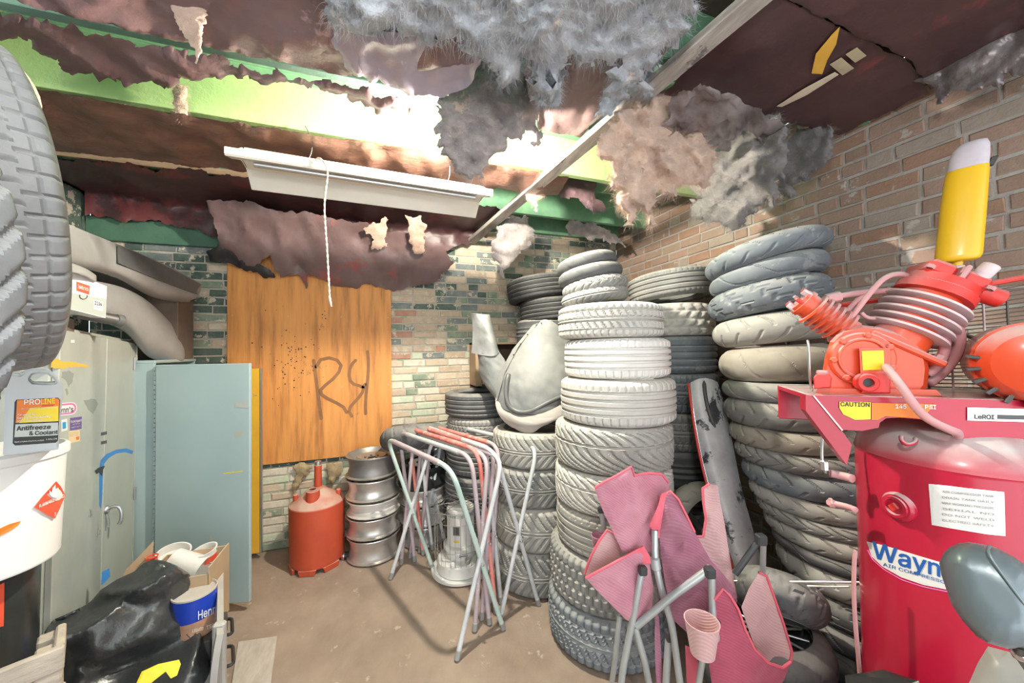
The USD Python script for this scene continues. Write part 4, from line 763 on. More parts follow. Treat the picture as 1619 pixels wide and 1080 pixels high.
hole = Polygon([(48, 600), (51, 594), (62, 592), (74, 593), (82, 598), (87, 604), (74, 605), (52, 604)]).buffer(.8)
jg.part('body', join(flatsolid(body.exterior.coords, [hole.exterior.coords], jf, jv, .085, -.012), flatsolid(Polygon(body.exterior.coords).buffer(-3.5).exterior.coords, [hole.buffer(3).exterior.coords], jf, jv, .105, 0)), 'jug_grey')
lab = Polygon([(26, 632), (92, 629), (95, 633), (91.5, 697), (88, 700), (24, 704.5), (20, 701), (23, 636)])
jg.part('label', decal(lab.exterior.coords, jf, .0012), 'ink_black')
jg.part('label_orange', decal([(27, 632.8), (91.5, 630), (94, 633.5), (92.2, 666), (24.6, 669)], jf, .002), 'ink_orange'); jg.part('label_yellow', decal([(48, 645), (92, 642), (92.2, 666), (30, 668.8)], jf, .0026), 'sticker_yellow', label='yellow glow print'); jg.part('label_silver', decal([(24.4, 671), (92, 668), (91.4, 688), (22.6, 691.5)], jf, .002), 'cabinet_grey')
jg.part('lettering', join(words('PRO', (38, 640), (64, 639), 8, jf, .003, True), words('For use in All', (28, 657.5), (56, 656.5), 3, jf, .0032, True), words('Cars and Trucks Assuring', (27.5, 662.5), (80, 659.5), 3, jf, .0032, True), words('Anti-freeze formula', (27, 667.2), (68, 665.2), 3, jf, .0032, True), words('Recommended for a blend of all makes', (34, 647), (90, 644.6), 1.6, jf, .0032), words('Read complete directions on back', (23, 700), (70, 697), 2.2, jf, .0022), words('1 GALLON', (73, 696), (90, 694.8), 2.4, jf, .0022)), 'ink_white')
jg.part('lettering', join(words('LINE', (65, 639), (87, 637.6), 8, jf, .003, True)), 'sticker_yellow'); jg.part('lettering', words('ORANGE', (66, 643.3), (85, 642.4), 2.8, jf, .0034, True), 'sticker_red')
jg.part('lettering', join(words('Antifreeze', (26, 681), (80, 678), 6.5, jf, .003, True), words('& Coolant', (46, 688.4), (91, 686), 6, jf, .003, True)), 'ink_black')
c_ = jf(18, 590)-jn*.05; jg.part('cap', cyl(c_, c_+A_([0, 0, .022]), .02, 20), 'bucket_white', smooth=30)
pd = dirv(809.5+FOC*math.tan(math.radians(-58.3)))*1.95
mat('bin_black', (.018, .02, .02), (.04, .045, .045), sc=6, rough=.25, spots=(9, .68, (.22, .22, .21)))
dr = Thing('plastic_bin', 'scratched black plastic bin carrying the white bucket', 'bin', pd*[1, 1, 0])
dr.part('shell', lathe([(1e-5, 0), (.185, 0), (.19, .01), (.20, .955), (.207, .962), (.207, .984), (.20, .988), (1e-5, .988)], 56, pd*[1, 1, 0]), 'bin_black', smooth=35); dr.part('red_label', decal([(-30, 905), (6, 912), (7, 925), (6, 990), (-30, 1000)], lambda x, y: onCyl(x, y, pd, .201), .001), 'sticker_red', label='red and yellow label')
mat('crate_wood', (.50, .44, .36), (.33, .28, .23), sc=6, rough=.85, stretch=(2, 2, 8), bump=.6, bsc=30)
kr = at(102, 1021, .92); ka = unit(A_([-.83, -.48, 0])); kb = unit(A_([.50, -.866, 0]))
kt = Thing('wooden_crate', 'weathered wooden crate in the bottom left corner', 'crate', kr*[1, 1, 0])
def kbx(a0, a1, b0, b1, z0, z1): return put(box((a0, b0, z0), (a1, b1, z1), .004), kr*[1, 1, 0], ka, -kb, (0, 0, 1))
for z0, z1 in ((.80, kr[2]), (.55, .70), (.30, .45), (.05, .20)): kt.part('slat', kbx(0, .5, 0, .018, z0, z1), 'crate_wood'); kt.part('slat', kbx(0, .018, .02, .13, z0, z1), 'crate_wood')
for a in (.004, .45): kt.part('post', kbx(a, a+.045, .02, .06, 0, kr[2]-.01), 'crate_wood'); kt.part('post', kbx(a, a+.045, .09, .13, 0, kr[2]-.01), 'crate_wood')
kt.part('inner_panel', kbx(.05, .45, .03, .05, .03, .79), 'carton')

# ------------------------------------------------------------------ heap of cans and rubbish on a low cart
mat('cart_grey', (.42, .41, .39), (.34, .33, .31), sc=5, rough=.6, dust=.4)
ct = Thing('utility_cart', 'low dusty grey plastic cart under the cans and black bag', 'cart', (-.96, 2.0, 0))
ct.part('deck', hull([(x, y, z) for x, y in ((-1.18, 1.72), (-.64, 1.72), (-.84, 2.32), (-1.18, 2.32)) for z in (.22, .262)]), 'cart_grey')
ct.part('side_panel', patch([[(-.640, 1.74, .20), (-.835, 2.3, .20)], [(-.628, 1.72, .36), (-.828, 2.31, .36)], [(-.616, 1.74, .50), (-.812, 2.3, .50)]], .022, 10, 12), 'cart_grey', smooth=40)
for x, y in ((-.66, 1.78), (-.835, 2.26)): ct.part('rib', box((x, y, .2), (x+.045, y+.03, .515), .008), 'cart_grey')
for x, y in ((-1.12, 1.78), (-1.12, 2.26), (-.72, 1.78), (-.89, 2.26)):
    if True: ct.part('caster', cyl((x-.012, y, .075), (x+.012, y, .075), .07, 20), 'rubber_dark', smooth=30); ct.part('fork', box((x-.02, y-.015, .08), (x+.02, y+.015, .225)), 'dark_steel')
for x, y in ((-.655, 1.84), (-.725, 2.04)): ct.part('side_handle', tube(rounded([(x, y, .30), (x+.05, y, .30), (x+.008, y+.12, .30), (x-.042, y+.12, .30)], .02), .007, 8), 'black_plastic', smooth=30)
mat('can_white', (.80, .79, .76), (.72, .71, .68), rough=.4, sc=4); mat('can_blue', (.02, .07, .55), (.015, .05, .45), rough=.4, sc=4); mat('can_brown', (.60, .36, .24), (.40, .22, .14), rough=.45, sc=14); mat('can_lid', (.62, .58, .53), (.50, .46, .42), rough=.6, sc=9); mat('tin_grey', (.45, .46, .45), (.38, .39, .38), rough=.4, metal=.5, sc=5)
hc = at(308, 982, 1.62); hc[2] = 0; hz0, hz1 = .355, .535
hn = Thing('paint_can', 'blue and brown roof coating can with white lettering at the front of the cart', 'can', hc+A_([0, 0, hz0]))
hn.part('shell', lathe([(1e-5, hz0), (.075, hz0), (.078, hz0+.004), (.078, hz1-.10), (.0775, hz1-.10)], 48, hc), 'can_brown', smooth=35); hn.part('blue_band', lathe([(.0775, hz1-.105), (.0782, hz1-.10), (.0782, hz1-.012), (.0775, hz1-.008)], 48, hc), 'can_blue', smooth=35); hn.part('lid', lathe([(.0775, hz1-.008), (.081, hz1-.005), (.081, hz1+.002), (.076, hz1+.003), (.073, hz1-.006), (1e-5, hz1-.004)], 48, hc), 'can_lid', smooth=35)
hy = lambda x, y: onCyl(x, y, hc, .0786)
hn.part('lettering', join(words('Henry', (313, 980), (347, 967), 13, hy, .0012, True), words('TEN', (326, 996), (341, 990), 6, hy, .0012, True), words('LIQUID', (304, 1000), (322, 996), 4.5, hy, .0012, True)), 'ink_white'); hn.part('emblem', outline3([(303, 1008), (312, 1003), (320, 1006), (313, 1013), (306, 1018)], hy, .002, g=2, D=2, jag=3), 'sticker_yellow'); hn.part('bail_wire', tube(A_([hy(x, y) for x, y in ((295, 1003), (305, 1013), (320, 1013), (335, 1003), (343, 990))]), .0022, 6), 'dark_steel')
single('block', box(hc+A_([-.10, -.09, .262]), hc+A_([.09, .10, hz0-.001])), 'bumper_black', 'dark block under the roof coating can on the cart', 'block')
bx0 = Thing('cardboard_box', 'paint stained open carton of cans at the back of the cart', 'box', (-.90, 2.16, .263))
for lo, hi in (((-1.03, 2.07, .263), (-.777, 2.077, .58)), ((-1.03, 2.29, .263), (-.777, 2.297, .60)), ((-1.033, 2.07, .263), (-1.027, 2.297, .60)), ((-.781, 2.07, .263), (-.774, 2.297, .61))): bx0.part('side', box(lo, hi, .001), 'carton')
bx0.part('base', box((-1.03, 2.07, .263), (-.777, 2.297, .45), .002), 'carton')
def can(label, c, ax, r, h, m, open_=False, extra=None):
    c = A_(c); ax = unit(ax); t = Thing('paint_can', label, 'can', c-ax*h/2*(abs(ax[2]) > .5)-A_([0, 0, r])*(abs(ax[2]) <= .5), 'cans in the carton')
    t.part('shell', lathe([(1e-5, 0), (r-.003, 0), (r, .003), (r, h-.006), (r+.003, h-.004), (r+.003, h), (r-.004, h), (r-.004, h-.04 if open_ else h-.006), (1e-5, h-.04 if open_ else h-.006)], 40, c-ax*h/2, ax), m, smooth=35)
    if extra: t.part('print', lathe([(r+.0004, h*.15), (r+.0012, h*.16), (r+.0012, h*.8), (r+.0004, h*.81)], 40, c-ax*h/2, ax), extra, smooth=35)
    return t
can('open white paint can standing at the back left of the carton', at(274, 890, 1.86), (.12, -.25, 1), .068, .13, 'can_white', True); can('grey paint can lying on its side in the carton', at(297, 893, 1.80), (.85, -.2, -.35), .056, .15, 'can_white', False)
can('tilted white can with a red print at the right of the carton', at(328, 886, 1.86), (-.15, -.2, 1), .052, .13, 'can_white', True, 'sticker_red'); can('wide cream can with a paint smeared lid in the carton', at(311, 921, 1.76), (.1, -.2, 1), .075, .10, 'tin_grey')
bo = Thing('squeeze_bottle', 'small white bottle with a red cap beside the cardboard flap', 'bottle', at(240, 905, 1.72)); p = at(240, 902, 1.72)
bo.part('body', lathe([(1e-5, -.09), (.04, -.09), (.044, -.08), (.044, .0), (.02, .03), (.016, .04), (1e-5, .04)], 28, p), 'can_white', smooth=35); bo.part('cap', lathe([(.02, .035), (.021, .055), (.015, .06), (1e-5, .06)], 24, p), 'sticker_red', smooth=35); bo.part('ring', tube([p+A_([.022*math.cos(a), .022*math.sin(a), .066]) for a in np.arange(16)*math.pi/8], .003, 6, True), 'sticker_red')
single('cardboard_sheet', flatsolid([(193, 942), (191, 917), (200, 900), (243, 855), (241, 880), (228, 902), (222, 920), (221, 935)], [], lambda x, y: onP(x, y, at(215, 905, 1.70), unit((.35, -1, .25))), unit((.35, -1, .25)), .005), 'carton', 'torn sheet of brown cardboard sticking up from the heap', 'cardboard')
single('folder', flatsolid([(160, 925), (161, 905), (173, 899), (174, 912), (165, 922)], [], lambda x, y: onP(x, y, at(168, 912, 1.68), unit((.5, -1, .2))), unit((.5, -1, .2)), .006), 'tape_blue', 'blue folder corner at the left of the heap', 'folder')
single('paper_stack', outline3([(152, 944), (165, 926), (185, 915), (200, 912), (196, 930), (175, 945), (160, 955)], lambda x, y: onP(x, y, at(175, 930, 1.66), unit((.3, -.8, .7))), .03, g=4, D=8, amp=.01, jag=3), 'tin_grey', 'stack of grey papers left of the cardboard sheet', 'paper', smooth=True)
mat('bag_black', (.028, .031, .033), (.05, .054, .056), sc=4, rough=.30, bump=1, bsc=9, spec=.7)
bg = [(76, 1000), (88, 980), (118, 966), (140, 955), (160, 934), (186, 918), (214, 906), (230, 893), (246, 887), (262, 890), (285, 899), (300, 906), (308, 916), (302, 938), (297, 958), (308, 985), (320, 1015), (332, 1050), (348, 1090), (352, 1130), (340, 1200), (100, 1210), (90, 1120), (92, 1060), (84, 1025)]
bm_ = unit((.30, -.80, .52)); bmap = lambda x, y: onP(x, y, at(205, 975, 1.52), bm_)
v, f = outline3(bg, bmap, .17, g=5, D=70, amp=.0, seed=4, back=.35, flatn=bm_)
q = v*2.6+(meshkit.fbm(v*3+7, 2, 4)-.5)[:, None]*1.2; rd = 1-2*np.abs(meshkit.fbm(q, 2, 2)-.5)*2; rd2 = 1-2*np.abs(meshkit.fbm(q*2.6+5, 2, 8)-.5)*2
v = v+bm_*((rd-.6)*.13+(rd2-.6)*.030)[:, None]+A_([.3, .1, .2])*((meshkit.fbm(q*1.5+3, 2, 5)-.5)*.06)[:, None]; v[:, 2] = np.maximum(v[:, 2], .02)
single('trash_bag', (v, f), 'bag_black', 'crumpled shiny black trash bag slumped over the heap', 'bag', smooth=True)
single('plastic_strip', outline3([(212, 1088), (224, 1062), (250, 1050), (283, 1043), (286, 1050), (280, 1068), (270, 1073), (262, 1062), (244, 1076), (228, 1090)], lambda x, y: onP(x, y, at(250, 1062, 1.28), bm_), .004, g=3, D=5, amp=.006), 'sticker_yellow', 'bright yellow plastic strip lying on the black bag', 'plastic')

# ------------------------------------------------------------------ red tank, wheel rims, heater
mat('tank_orange', (.56, .085, .035), (.46, .065, .03), sc=4, rough=.5, dust=.9, dcol=(.62, .46, .38), spots=(8, .70, (.45, .10, .06)))
rc = dirv(501)*3.17; R_ = .19
rt = Thing('plastic_tank', 'dull red round tank with a cone top and a pipe standing at the back wall', 'tank', rc)
def ro(prof, n=56): return lathe(prof, n, rc)
rt.part('body', ro([(1e-5, .03), (R_-.012, .03), (R_-.004, .05), (R_, .40), (R_+.001, .455)]), 'tank_orange', smooth=30)
rt.part('cone_top', ro([(R_+.001, .455), (R_-.002, .462), (.10, .525), (.055, .555), (.05, .562), (1e-5, .562)]), 'tank_orange', smooth=30)
pp = rc+A_([.0, .03, 0]); rt.part('pipe', cyl(pp+A_([0, 0, .54]), pp+A_([0, 0, .725]), .026, 24), 'tank_orange', smooth=35); rt.part('pipe_end', cyl(pp+A_([0, 0, .725]), pp+A_([0, 0, .755]), .024, 24), 'steel', smooth=35, label='bare metal pipe end')
vd = dirv(501); vr = np.cross(vd, (0, 0, 1))
sp_ = rc-vd*.085-vr*.03; rt.part('spout', join(cyl(sp_+A_([0, 0, .44]), sp_+A_([0, 0, .575]), .05, 28, .046), lathe([(.022, .574), (.03, .578), (.022, .582)], 24, sp_)), 'tank_orange', smooth=35); rt.part('spout_hole', lathe([(1e-5, .5765), (.026, .5765)], 24, sp_), 'black_plastic')
for s, b in ((-1, .02), (1, -.02)): q_ = rc+vr*s*.145+vd*b; rt.part('lug', cyl(q_+A_([0, 0, .45]), q_+A_([0, 0, .53]), .018, 16), 'tank_orange', smooth=35)
for k in range(7): # feet between the notches of the skirt
    a = k*2*math.pi/7; d_ = A_([math.cos(a), math.sin(a), 0]); e_ = A_([-d_[1], d_[0], 0])
    rt.part('foot', hull([rc+d_*r+e_*s*w+A_([0, 0, z]) for r in (R_-.02, R_-.004) for s in (-1, 1) for w, z in ((.062, .035), (.05, 0))]), 'tank_orange')
hs = Thing('hose', 'black ribbed hose lying on the floor in front of the red tank', 'hose', onZ(520, 892, .02))
hC = curve([onZ(497, 893, .022), onZ(510, 891, .022), onZ(525, 884, .026), onZ(542, 879, .024), onZ(556, 878, .022)], 40)
hs.part('pipe', tube(hC, .021+.0018*np.sin(np.arange(40)*2.1), 14), 'black_plastic', smooth=True); hs.part('cuff', tube(hC[-9:], .027, 16), 'bin_black', smooth=35); hs.part('clamp', tube(hC[-10:-8], .029, 16), 'steel', smooth=35)

mat('alloy', (.70, .69, .67), (.56, .55, .54), sc=6, rough=.32, metal=.75, dust=.5, dcol=(.66, .62, .57)); mat('rim_dark', (.20, .20, .20), (.30, .29, .28), sc=6, rough=.45, metal=.6, dust=.5); mat('rim_white', (.78, .76, .73), (.66, .64, .61), sc=6, rough=.4, metal=.35, dust=.4)
def rim(label, c, R, W, m, group, windows=False, flip=1):
    W = W-.012; t = Thing('wheel_rim', label, 'wheel rim', c-A_([0, 0, W/2]), group); w = W/2
    pr = [(R, -w), (R+.002, -w+.006), (R-.008, -w+.010), (R-.016, -w+.013), (R-.017, -w+.035), (R-.026, -w*.25), (R-.024, w*.2), (R-.017, w-.035), (R-.015, w-.013), (R-.008, w-.010), (R+.002, w-.006), (R, w), (R-.008, w), (R-.02, w-.02), (R-.06, w*.2), (R-.06, -w*.2), (R-.02, -w+.02), (R-.008, -w), (R, -w)]
    t.part('barrel', lathe(pr, 64, c), m, smooth=32)
    t.part('disc', lathe([(R-.055, flip*w*.35), (R*.55, flip*w*.75), (R*.30, flip*w*.55), (.03, flip*w*.55), (.03, flip*w*.45), (R*.30, flip*w*.42), (R*.55, flip*w*.6), (R-.055, flip*w*.2)][::flip], 48, c), m, smooth=32)
    for k in range(5): a = k*2*math.pi/5+R*9; q_ = c+A_([math.cos(a)*.05, math.sin(a)*.05, flip*w*.56]); t.part('lug_hole', cyl(q_, q_+A_([0, 0, .004]), .009, 12), 'black_plastic')
    if windows:
        for k in range(10): a = k*2*math.pi/10; d_ = A_([math.cos(a), math.sin(a), 0]); t.part('vent_hole', put(cyl((0, 0, 0), (0, 0, .004), .012, 12), c+d_*(R-.052)+A_([0, 0, w*.3]), np.cross(d_, (0, 0, 1)), (0, 0, 1), d_), 'black_plastic')
    return t
c1 = dirv(588)*3.1; zr = [.004, .187, .344, .467, .628, .80]
for k, (m, lb_) in enumerate((('alloy', 'bottom rim of the left stack of wheel rims beside the red tank'), ('alloy', 'second rim up in the left stack of wheel rims'), ('rim_white', 'brightest white rim, third up in the left stack of wheel rims'), ('alloy', 'polished rim fourth up in the left stack of wheel rims'), ('rim_dark', 'dark steel rim on top of the left stack of wheel rims'))):
    c = c1.copy(); c[2] = (zr[k]+zr[k+1])/2; c[:2] += [(.004, 0), (0, 0), (.006, -.004), (0, 0), (-.006, .004)][k]; rim(lb_, c, .198 if k < 4 else .192, zr[k+1]-zr[k]-.002, m, 'left stack of wheel rims', k == 4)
c2 = dirv(667)*3.2; zr = [.004, .17, .33, .47]
for k, (m, lb_) in enumerate((('alloy', 'bottom rim of the right stack of wheel rims behind the sawhorses'), ('rim_white', 'second rim up in the right stack of wheel rims'), ('rim_white', 'third rim up in the right stack of wheel rims'))):
    c = c2.copy(); c[2] = (zr[k]+zr[k+1])/2; rim(lb_, c, .19, zr[k+1]-zr[k]-.002, m, 'right stack of wheel rims')
c = c2+A_([0, 0, .56]); bw = Thing('motorcycle_wheel', 'black spoked motorcycle wheel on top of the right rim stack', 'wheel', c2+A_([0, 0, .47]))
bw.part('rim', lathe([(.20, -.08), (.205, -.06), (.17, 0), (.205, .06), (.20, .08), (.16, .03), (.16, -.03), (.20, -.08)], 56, c), 'bin_black', smooth=35); bw.part('hub', cyl(c-A_([0, 0, .085]), c+A_([0, 0, .08]), .045, 24), 'bin_black', smooth=35)
for k in range(5): a = k*2*math.pi/5+.3; d_ = A_([math.cos(a), math.sin(a), 0]); bw.part('spoke', tube([c+d_*.04, c+d_*.17], [.016, .011], 10), 'bin_black', smooth=True)
mat('chrome', (.78, .79, .80), (.70, .71, .72), rough=.12, metal=1.)
hl = at(691, 720, 2.98); hd = unit(A_([.45, -.75, .35])); ht = Thing('headlamp', 'black motorcycle headlamp shell with a chrome ring on the spoked wheel', 'headlamp', hl-A_([0, 0, .08]))
ht.part('shell', lathe([(1e-5, -.10), (.04, -.09), (.075, -.03), (.08, .0)], 36, hl, hd), 'bin_black', smooth=True); ht.part('ring', lathe([(.08, 0), (.086, .006), (.08, .014), (.072, .01)], 36, hl, hd), 'chrome', smooth=True); ht.part('reflector', lathe([(.073, .008), (.05, -.03), (1e-5, -.05)], 36, hl, hd), 'chrome', smooth=True)
ht.part('bracket', hull([hl-A_([.03, 0, .075]), hl+A_([.03, 0, -.075]), A_([hl[0]-.03, hl[1]+.02, .60]), A_([hl[0]+.03, hl[1]+.02, .60]), hl+A_([-.03, .03, -.075])]), 'bin_black')
single('brake_disc', lathe([(.055, .645), (.12, .645), (.12, .65), (.055, .65), (.055, .645)], 48, c2), 'steel', 'thin steel brake disc on the hub of the black spoked wheel', 'brake disc', smooth=35)

kc = A_([.515, 2.64, 0])
kh = Thing('kerosene_heater', 'white round kerosene heater inside a wire cage among the sawhorses', 'heater', kc)
kh.part('tray', lathe([(1e-5, .006), (.20, .006), (.212, .012), (.214, .028), (.20, .03), (.19, .02), (1e-5, .02)], 64, kc), 'bucket_white', smooth=35); kh.part('base_tank', lathe([(1e-5, .02), (.165, .022), (.17, .03), (.17, .10), (.16, .112), (.12, .118), (1e-5, .118)], 56, kc), 'bucket_white', smooth=35)
kh.part('neck', lathe([(.105, .115), (.105, .17), (.125, .18), (.125, .20), (.10, .21), (1e-5, .21)], 48, kc), 'bucket_white', smooth=35); kh.part('chimney', lathe([(.098, .20), (.10, .205), (.10, .45), (.095, .46), (.075, .465), (.07, .475), (.05, .478), (1e-5, .478)], 48, kc), 'bucket_white', smooth=35)
ka_ = [math.atan2(-kc[1], -kc[0])+o for o in (-.55, .12, .35, -.3)]
def kd(a, r, z): return kc+A_([math.cos(a)*r, math.sin(a)*r, z])
def kpl(a, r, z, w, h, t=.003): n_ = A_([math.cos(a), math.sin(a), 0]); return obox(kd(a, r, z), np.cross((0, 0, 1), n_), (0, 0, 1), n_, w, h, t, .001)
aw = math.atan2(-kc[1], -kc[0]); kh.part('window_frame', kpl(aw-.30, .099, .325, .05, .065, .008), 'bumper_grey', label='sight window frame'); kh.part('window_pane', kpl(aw-.30, .103, .325, .038, .052, .003), 'bumper_black')
kh.part('caution_label', kpl(aw-.30, .1005, .25, .04, .012, .002), 'sticker_yellow', label='yellow caution label'); kh.part('vent_slot', join(*[kpl(aw+.11*k, .0995, .425, .004, .03, .003) for k in range(-12, 13)]), 'bumper_black', kind='stuff')
kh.part('label_text', join(*[kpl(aw+.15, .1065, .15+.012*k, .06, .004, .002) for k in range(3)]), 'ink_black', kind='stuff'); kh.part('knob', cyl(kd(aw-.35, .16, .112), kd(aw-.35, .16, .135), .018, 18), 'bucket_white', smooth=35); kh.part('filler_cap', cyl(kd(aw+.35, .135, .115), kd(aw+.35, .135, .14), .02, 18), 'steel', smooth=35)
for z in (.21, .40, .475): kh.part('cage_ring', tube([kd(a, .19, z) for a in np.arange(40)*math.pi/20], .0022, 6, True), 'steel', smooth=True)
for k in range(32): a = k*math.pi/16; kh.part('cage_wire', tube([kd(a, .186, .118), kd(a, .19, .21), kd(a, .19, .475)], .0016, 5), 'steel', smooth=True)
kh.part('top_grille', join(*[tube([kd(a, r0, .492) for a in np.arange(32)*math.pi/16], .0016, 5, True) for r0 in (.03, .06, .09, .12, .15)], *[tube([kd(a, 0.0, .492), kd(a, .15, .492), kd(a, .19, .475)], .0018, 5) for a in np.arange(8)*math.pi/4]), 'steel', smooth=True)
kh.part('bail', tube(curve([kd(aw-1.6, .195, .42), kd(aw-1.0, .21, .47), kd(aw-.2, .22, .49), kd(aw+.6, .215, .47), kd(aw+1.4, .195, .42)], 24), .003, 6), 'steel', smooth=True)

# ------------------------------------------------------------------ nested folding sawhorses
mat('horse_white', (.66, .68, .70), (.52, .55, .58), sc=12, rough=.5, spots=(18, .66, (.40, .42, .46))); mat('horse_red', (.80, .16, .13), (.86, .40, .36), sc=14, rough=.55, spots=(20, .60, (.80, .70, .68))); mat('horse_mint', (.42, .60, .54), (.58, .66, .64), sc=10, rough=.55, spots=(16, .62, (.62, .56, .62))); mat('horse_mauve', (.56, .44, .48), (.48, .42, .46), sc=10, rough=.55, spots=(18, .6, (.62, .58, .60)))
def sawhorse(label, a, b, c, d, H, k, rad, m1, m2, ends, chain=True):
    a, b, c, d = (A_([*p, 0.]) for p in (a, b, c, d)); z = A_([0, 0, H])
    tl1, tr1 = b+(a-b)*k+z, d+(c-d)*k+z; tl2, tr2 = a+(b-a)*k+z-A_([0, 0, .012]), c+(d-c)*k+z-A_([0, 0, .012])
    t = Thing('sawhorse', label, 'sawhorse', (a+b+c+d)/4, 'nested tubular sawhorses')
    o_ = unit(d-b)
    for f0, t0, t1, f1, m in ((b, tl1, tr1, d, m1), (a, tl2, tr2, c, m2)):
        P = rounded([f0+(t0-f0)*.02, t0-o_*.0, t1, f1+(t1-f1)*.02], .11, 8); fr_ = t.part('frame', tube(P, rad, 12), m, smooth=True)
        rl = rounded([t0+(t1-t0)*.06, t0+(t1-t0)*.94], .1); t.part('rail_cover', tube(t0+(t1-t0)*np.linspace(.14, .86, 12)[:, None], rad*1.16, 12), ends, fr_, smooth=40)
        for f_ in (f0, f1): u_ = unit((t0 if f_ is f0 else t1)-f_); t.part('foot_tip', cyl(f_+u_*.002, f_+u_*.05, rad*1.15, 12), 'bumper_grey', fr_, smooth=35)
    for q0, q1, h in ((a, b, .44), (c, d, .44)):
        m_ = (q0+q1)/2+z*h/H*H; w_ = unit(d-b); t.part('pivot_bolt', cyl(m_-w_*.03+A_([0, 0, 0]), m_+w_*.03, .007, 10), 'steel', smooth=35)
    if chain:
        for p_, q_ in (((b+(tl1-b)*.62), (a+(tl2-a)*.62)), ((d+(tr1-d)*.62), (c+(tr2-c)*.62))):
            n = 9; L = []
            for i in range(n):
                s = (i+.5)/n; o = p_+(q_-p_)*s-A_([0, 0, .10*(1-(2*s-1)**2)]); e = unit((q_-p_)+A_([0, 0, .4*(2*s-1)*.3])); s_ = unit(np.cross(e, (0, .3, 1) if i % 2 else (1, 0, .2)))
                L.append(tube([o+e*.014*math.cos(x)+s_*.007*math.sin(x) for x in np.arange(10)*math.pi/5], .002, 5, True))
            t.part('chain', join(*L), 'steel', kind='stuff')
def g2(x, y): return onZ(x, y, 0)[:2]
sawhorse('nearest sawhorse, opened wide, pale blue legs under a paint mottled rail', g2(617, 916), g2(685, 901), g2(722, 1044), g2(796, 995), .985, 1.05, .0135, 'horse_mint', 'horse_white', 'horse_mauve')
sawhorse('folded sawhorse just behind the nearest one, mauve pink legs', (.105, 2.86), (.205, 2.86), (.47, 2.04), (.565, 2.06), .99, 1.05, .0135, 'horse_mauve', 'horse_mauve', 'horse_white')
sawhorse('folded sawhorse with the brightest red painted rails', (.175, 2.92), (.275, 2.93), (.53, 2.11), (.625, 2.13), 1.0, 1.05, .0135, 'horse_red', 'horse_mauve', 'horse_red')
sawhorse('folded sawhorse with faded pink rails and blue grey legs', (.25, 2.97), (.35, 2.98), (.59, 2.17), (.68, 2.20), 1.0, 1.05, .0135, 'horse_white', 'horse_mauve', 'horse_red', False)
sawhorse('rearmost sawhorse, opened beside the vee tread tires', (.27, 3.02), (.46, 3.04), g2(790, 984), g2(852, 957), 1.0, 1.04, .0135, 'horse_white', 'horse_white', 'horse_white')

# ------------------------------------------------------------------ fender liners, box and panel among the stacks
mat('liner_grey', (.235, .245, .245), (.155, .165, .165), sc=5, rough=.6, dust=.3, spots=(5, .62, (.17, .18, .185))); mat('liner_pale', (.42, .385, .355), (.34, .315, .295), sc=6, rough=.65)
fl1 = Thing('fender_liner', 'large grey fender liner standing on the vee tread stack', 'fender liner', at(835, 680, 2.5))
fl1.part('shell', patch(cols([(852, 512, 2.72), (820, 548, 2.62), (798, 590, 2.55), (786, 632, 2.50)], [(866, 506, 2.70), (838, 550, 2.56), (814, 600, 2.47), (800, 648, 2.44)], [(888, 520, 2.70), (868, 570, 2.50), (848, 618, 2.40), (834, 655, 2.38)], [(915, 545, 2.74), (905, 590, 2.52), (896, 625, 2.44), (885, 650, 2.42)]), .004, 36, 36, .012, 5, 3), 'liner_grey', smooth=40)
fl1.part('lip', patch(cols([(851, 511, 2.70), (843, 514, 2.72)], [(820, 548, 2.60), (811, 552, 2.63)], [(798, 590, 2.53), (788, 594, 2.56)], [(786, 632, 2.48), (783, 642, 2.52)]), .004, 20, 4), 'liner_grey', smooth=40)
fl1.part('dark_arch', tube(curve([at(*p) for p in ((804, 592, 2.50), (800, 622, 2.45), (808, 645, 2.42), (826, 652, 2.39), (852, 644, 2.38), (876, 632, 2.40), (893, 626, 2.43))], 40), .016, 10), 'bumper_dark', smooth=True, label='dark rubber arch')
fl1.part('skirt', patch(cols([(784, 628, 2.50), (786, 650, 2.46), (800, 668, 2.44)], [(805, 650, 2.44), (815, 668, 2.38), (836, 686, 2.38)], [(840, 656, 2.38), (850, 670, 2.33), (858, 674, 2.36)], [(886, 640, 2.40), (896, 655, 2.37), (896, 664, 2.40)]), .004, 20, 28, .010, 9, 6), 'liner_pale', smooth=40, label='pale lower skirt')
for x, y, d in ((848, 514, 2.69), (856, 511, 2.69), (834, 529, 2.65), (823, 544, 2.61), (812, 561, 2.58)): q_ = at(x, y, d-.02); fl1.part('clip_hole', lathe([(1e-5, .003), (.005, .002), (.005, 0)], 8, q_, EYE-q_), 'black_plastic')
fl2 = Thing('fender_liner', 'narrow grey fender liner with a folded flared top, left of the large one', 'fender liner', at(790, 650, 2.6))
fl2.part('strip', patch(cols([(755, 560, 2.68), (756, 580, 2.68), (762, 600, 2.66), (784, 634, 2.60), (790, 660, 2.52)], [(770, 556, 2.62), (776, 575, 2.60), (784, 598, 2.58), (794, 628, 2.54), (800, 660, 2.48)], [(788, 552, 2.66), (796, 566, 2.66), (804, 580, 2.64), (808, 600, 2.62), (812, 640, 2.54)]), .004, 20, 28, .010, 9, 8), 'liner_grey', smooth=40)
fl2.part('flared_top', patch(cols([(744, 496, 2.74), (747, 520, 2.73), (745, 558, 2.68)], [(757, 496, 2.70), (760, 520, 2.68), (764, 562, 2.62)], [(769, 497, 2.76), (774, 522, 2.66), (780, 563, 2.60)], [(774, 498, 2.80), (785, 540, 2.72), (789, 556, 2.66)]), .004, 20, 20, .008, 9, 9), 'liner_grey', smooth=40)
ob = Thing('wooden_box', 'dark open wooden box behind the fender liners', 'box', A_([.72, 3.18, 1.26]))
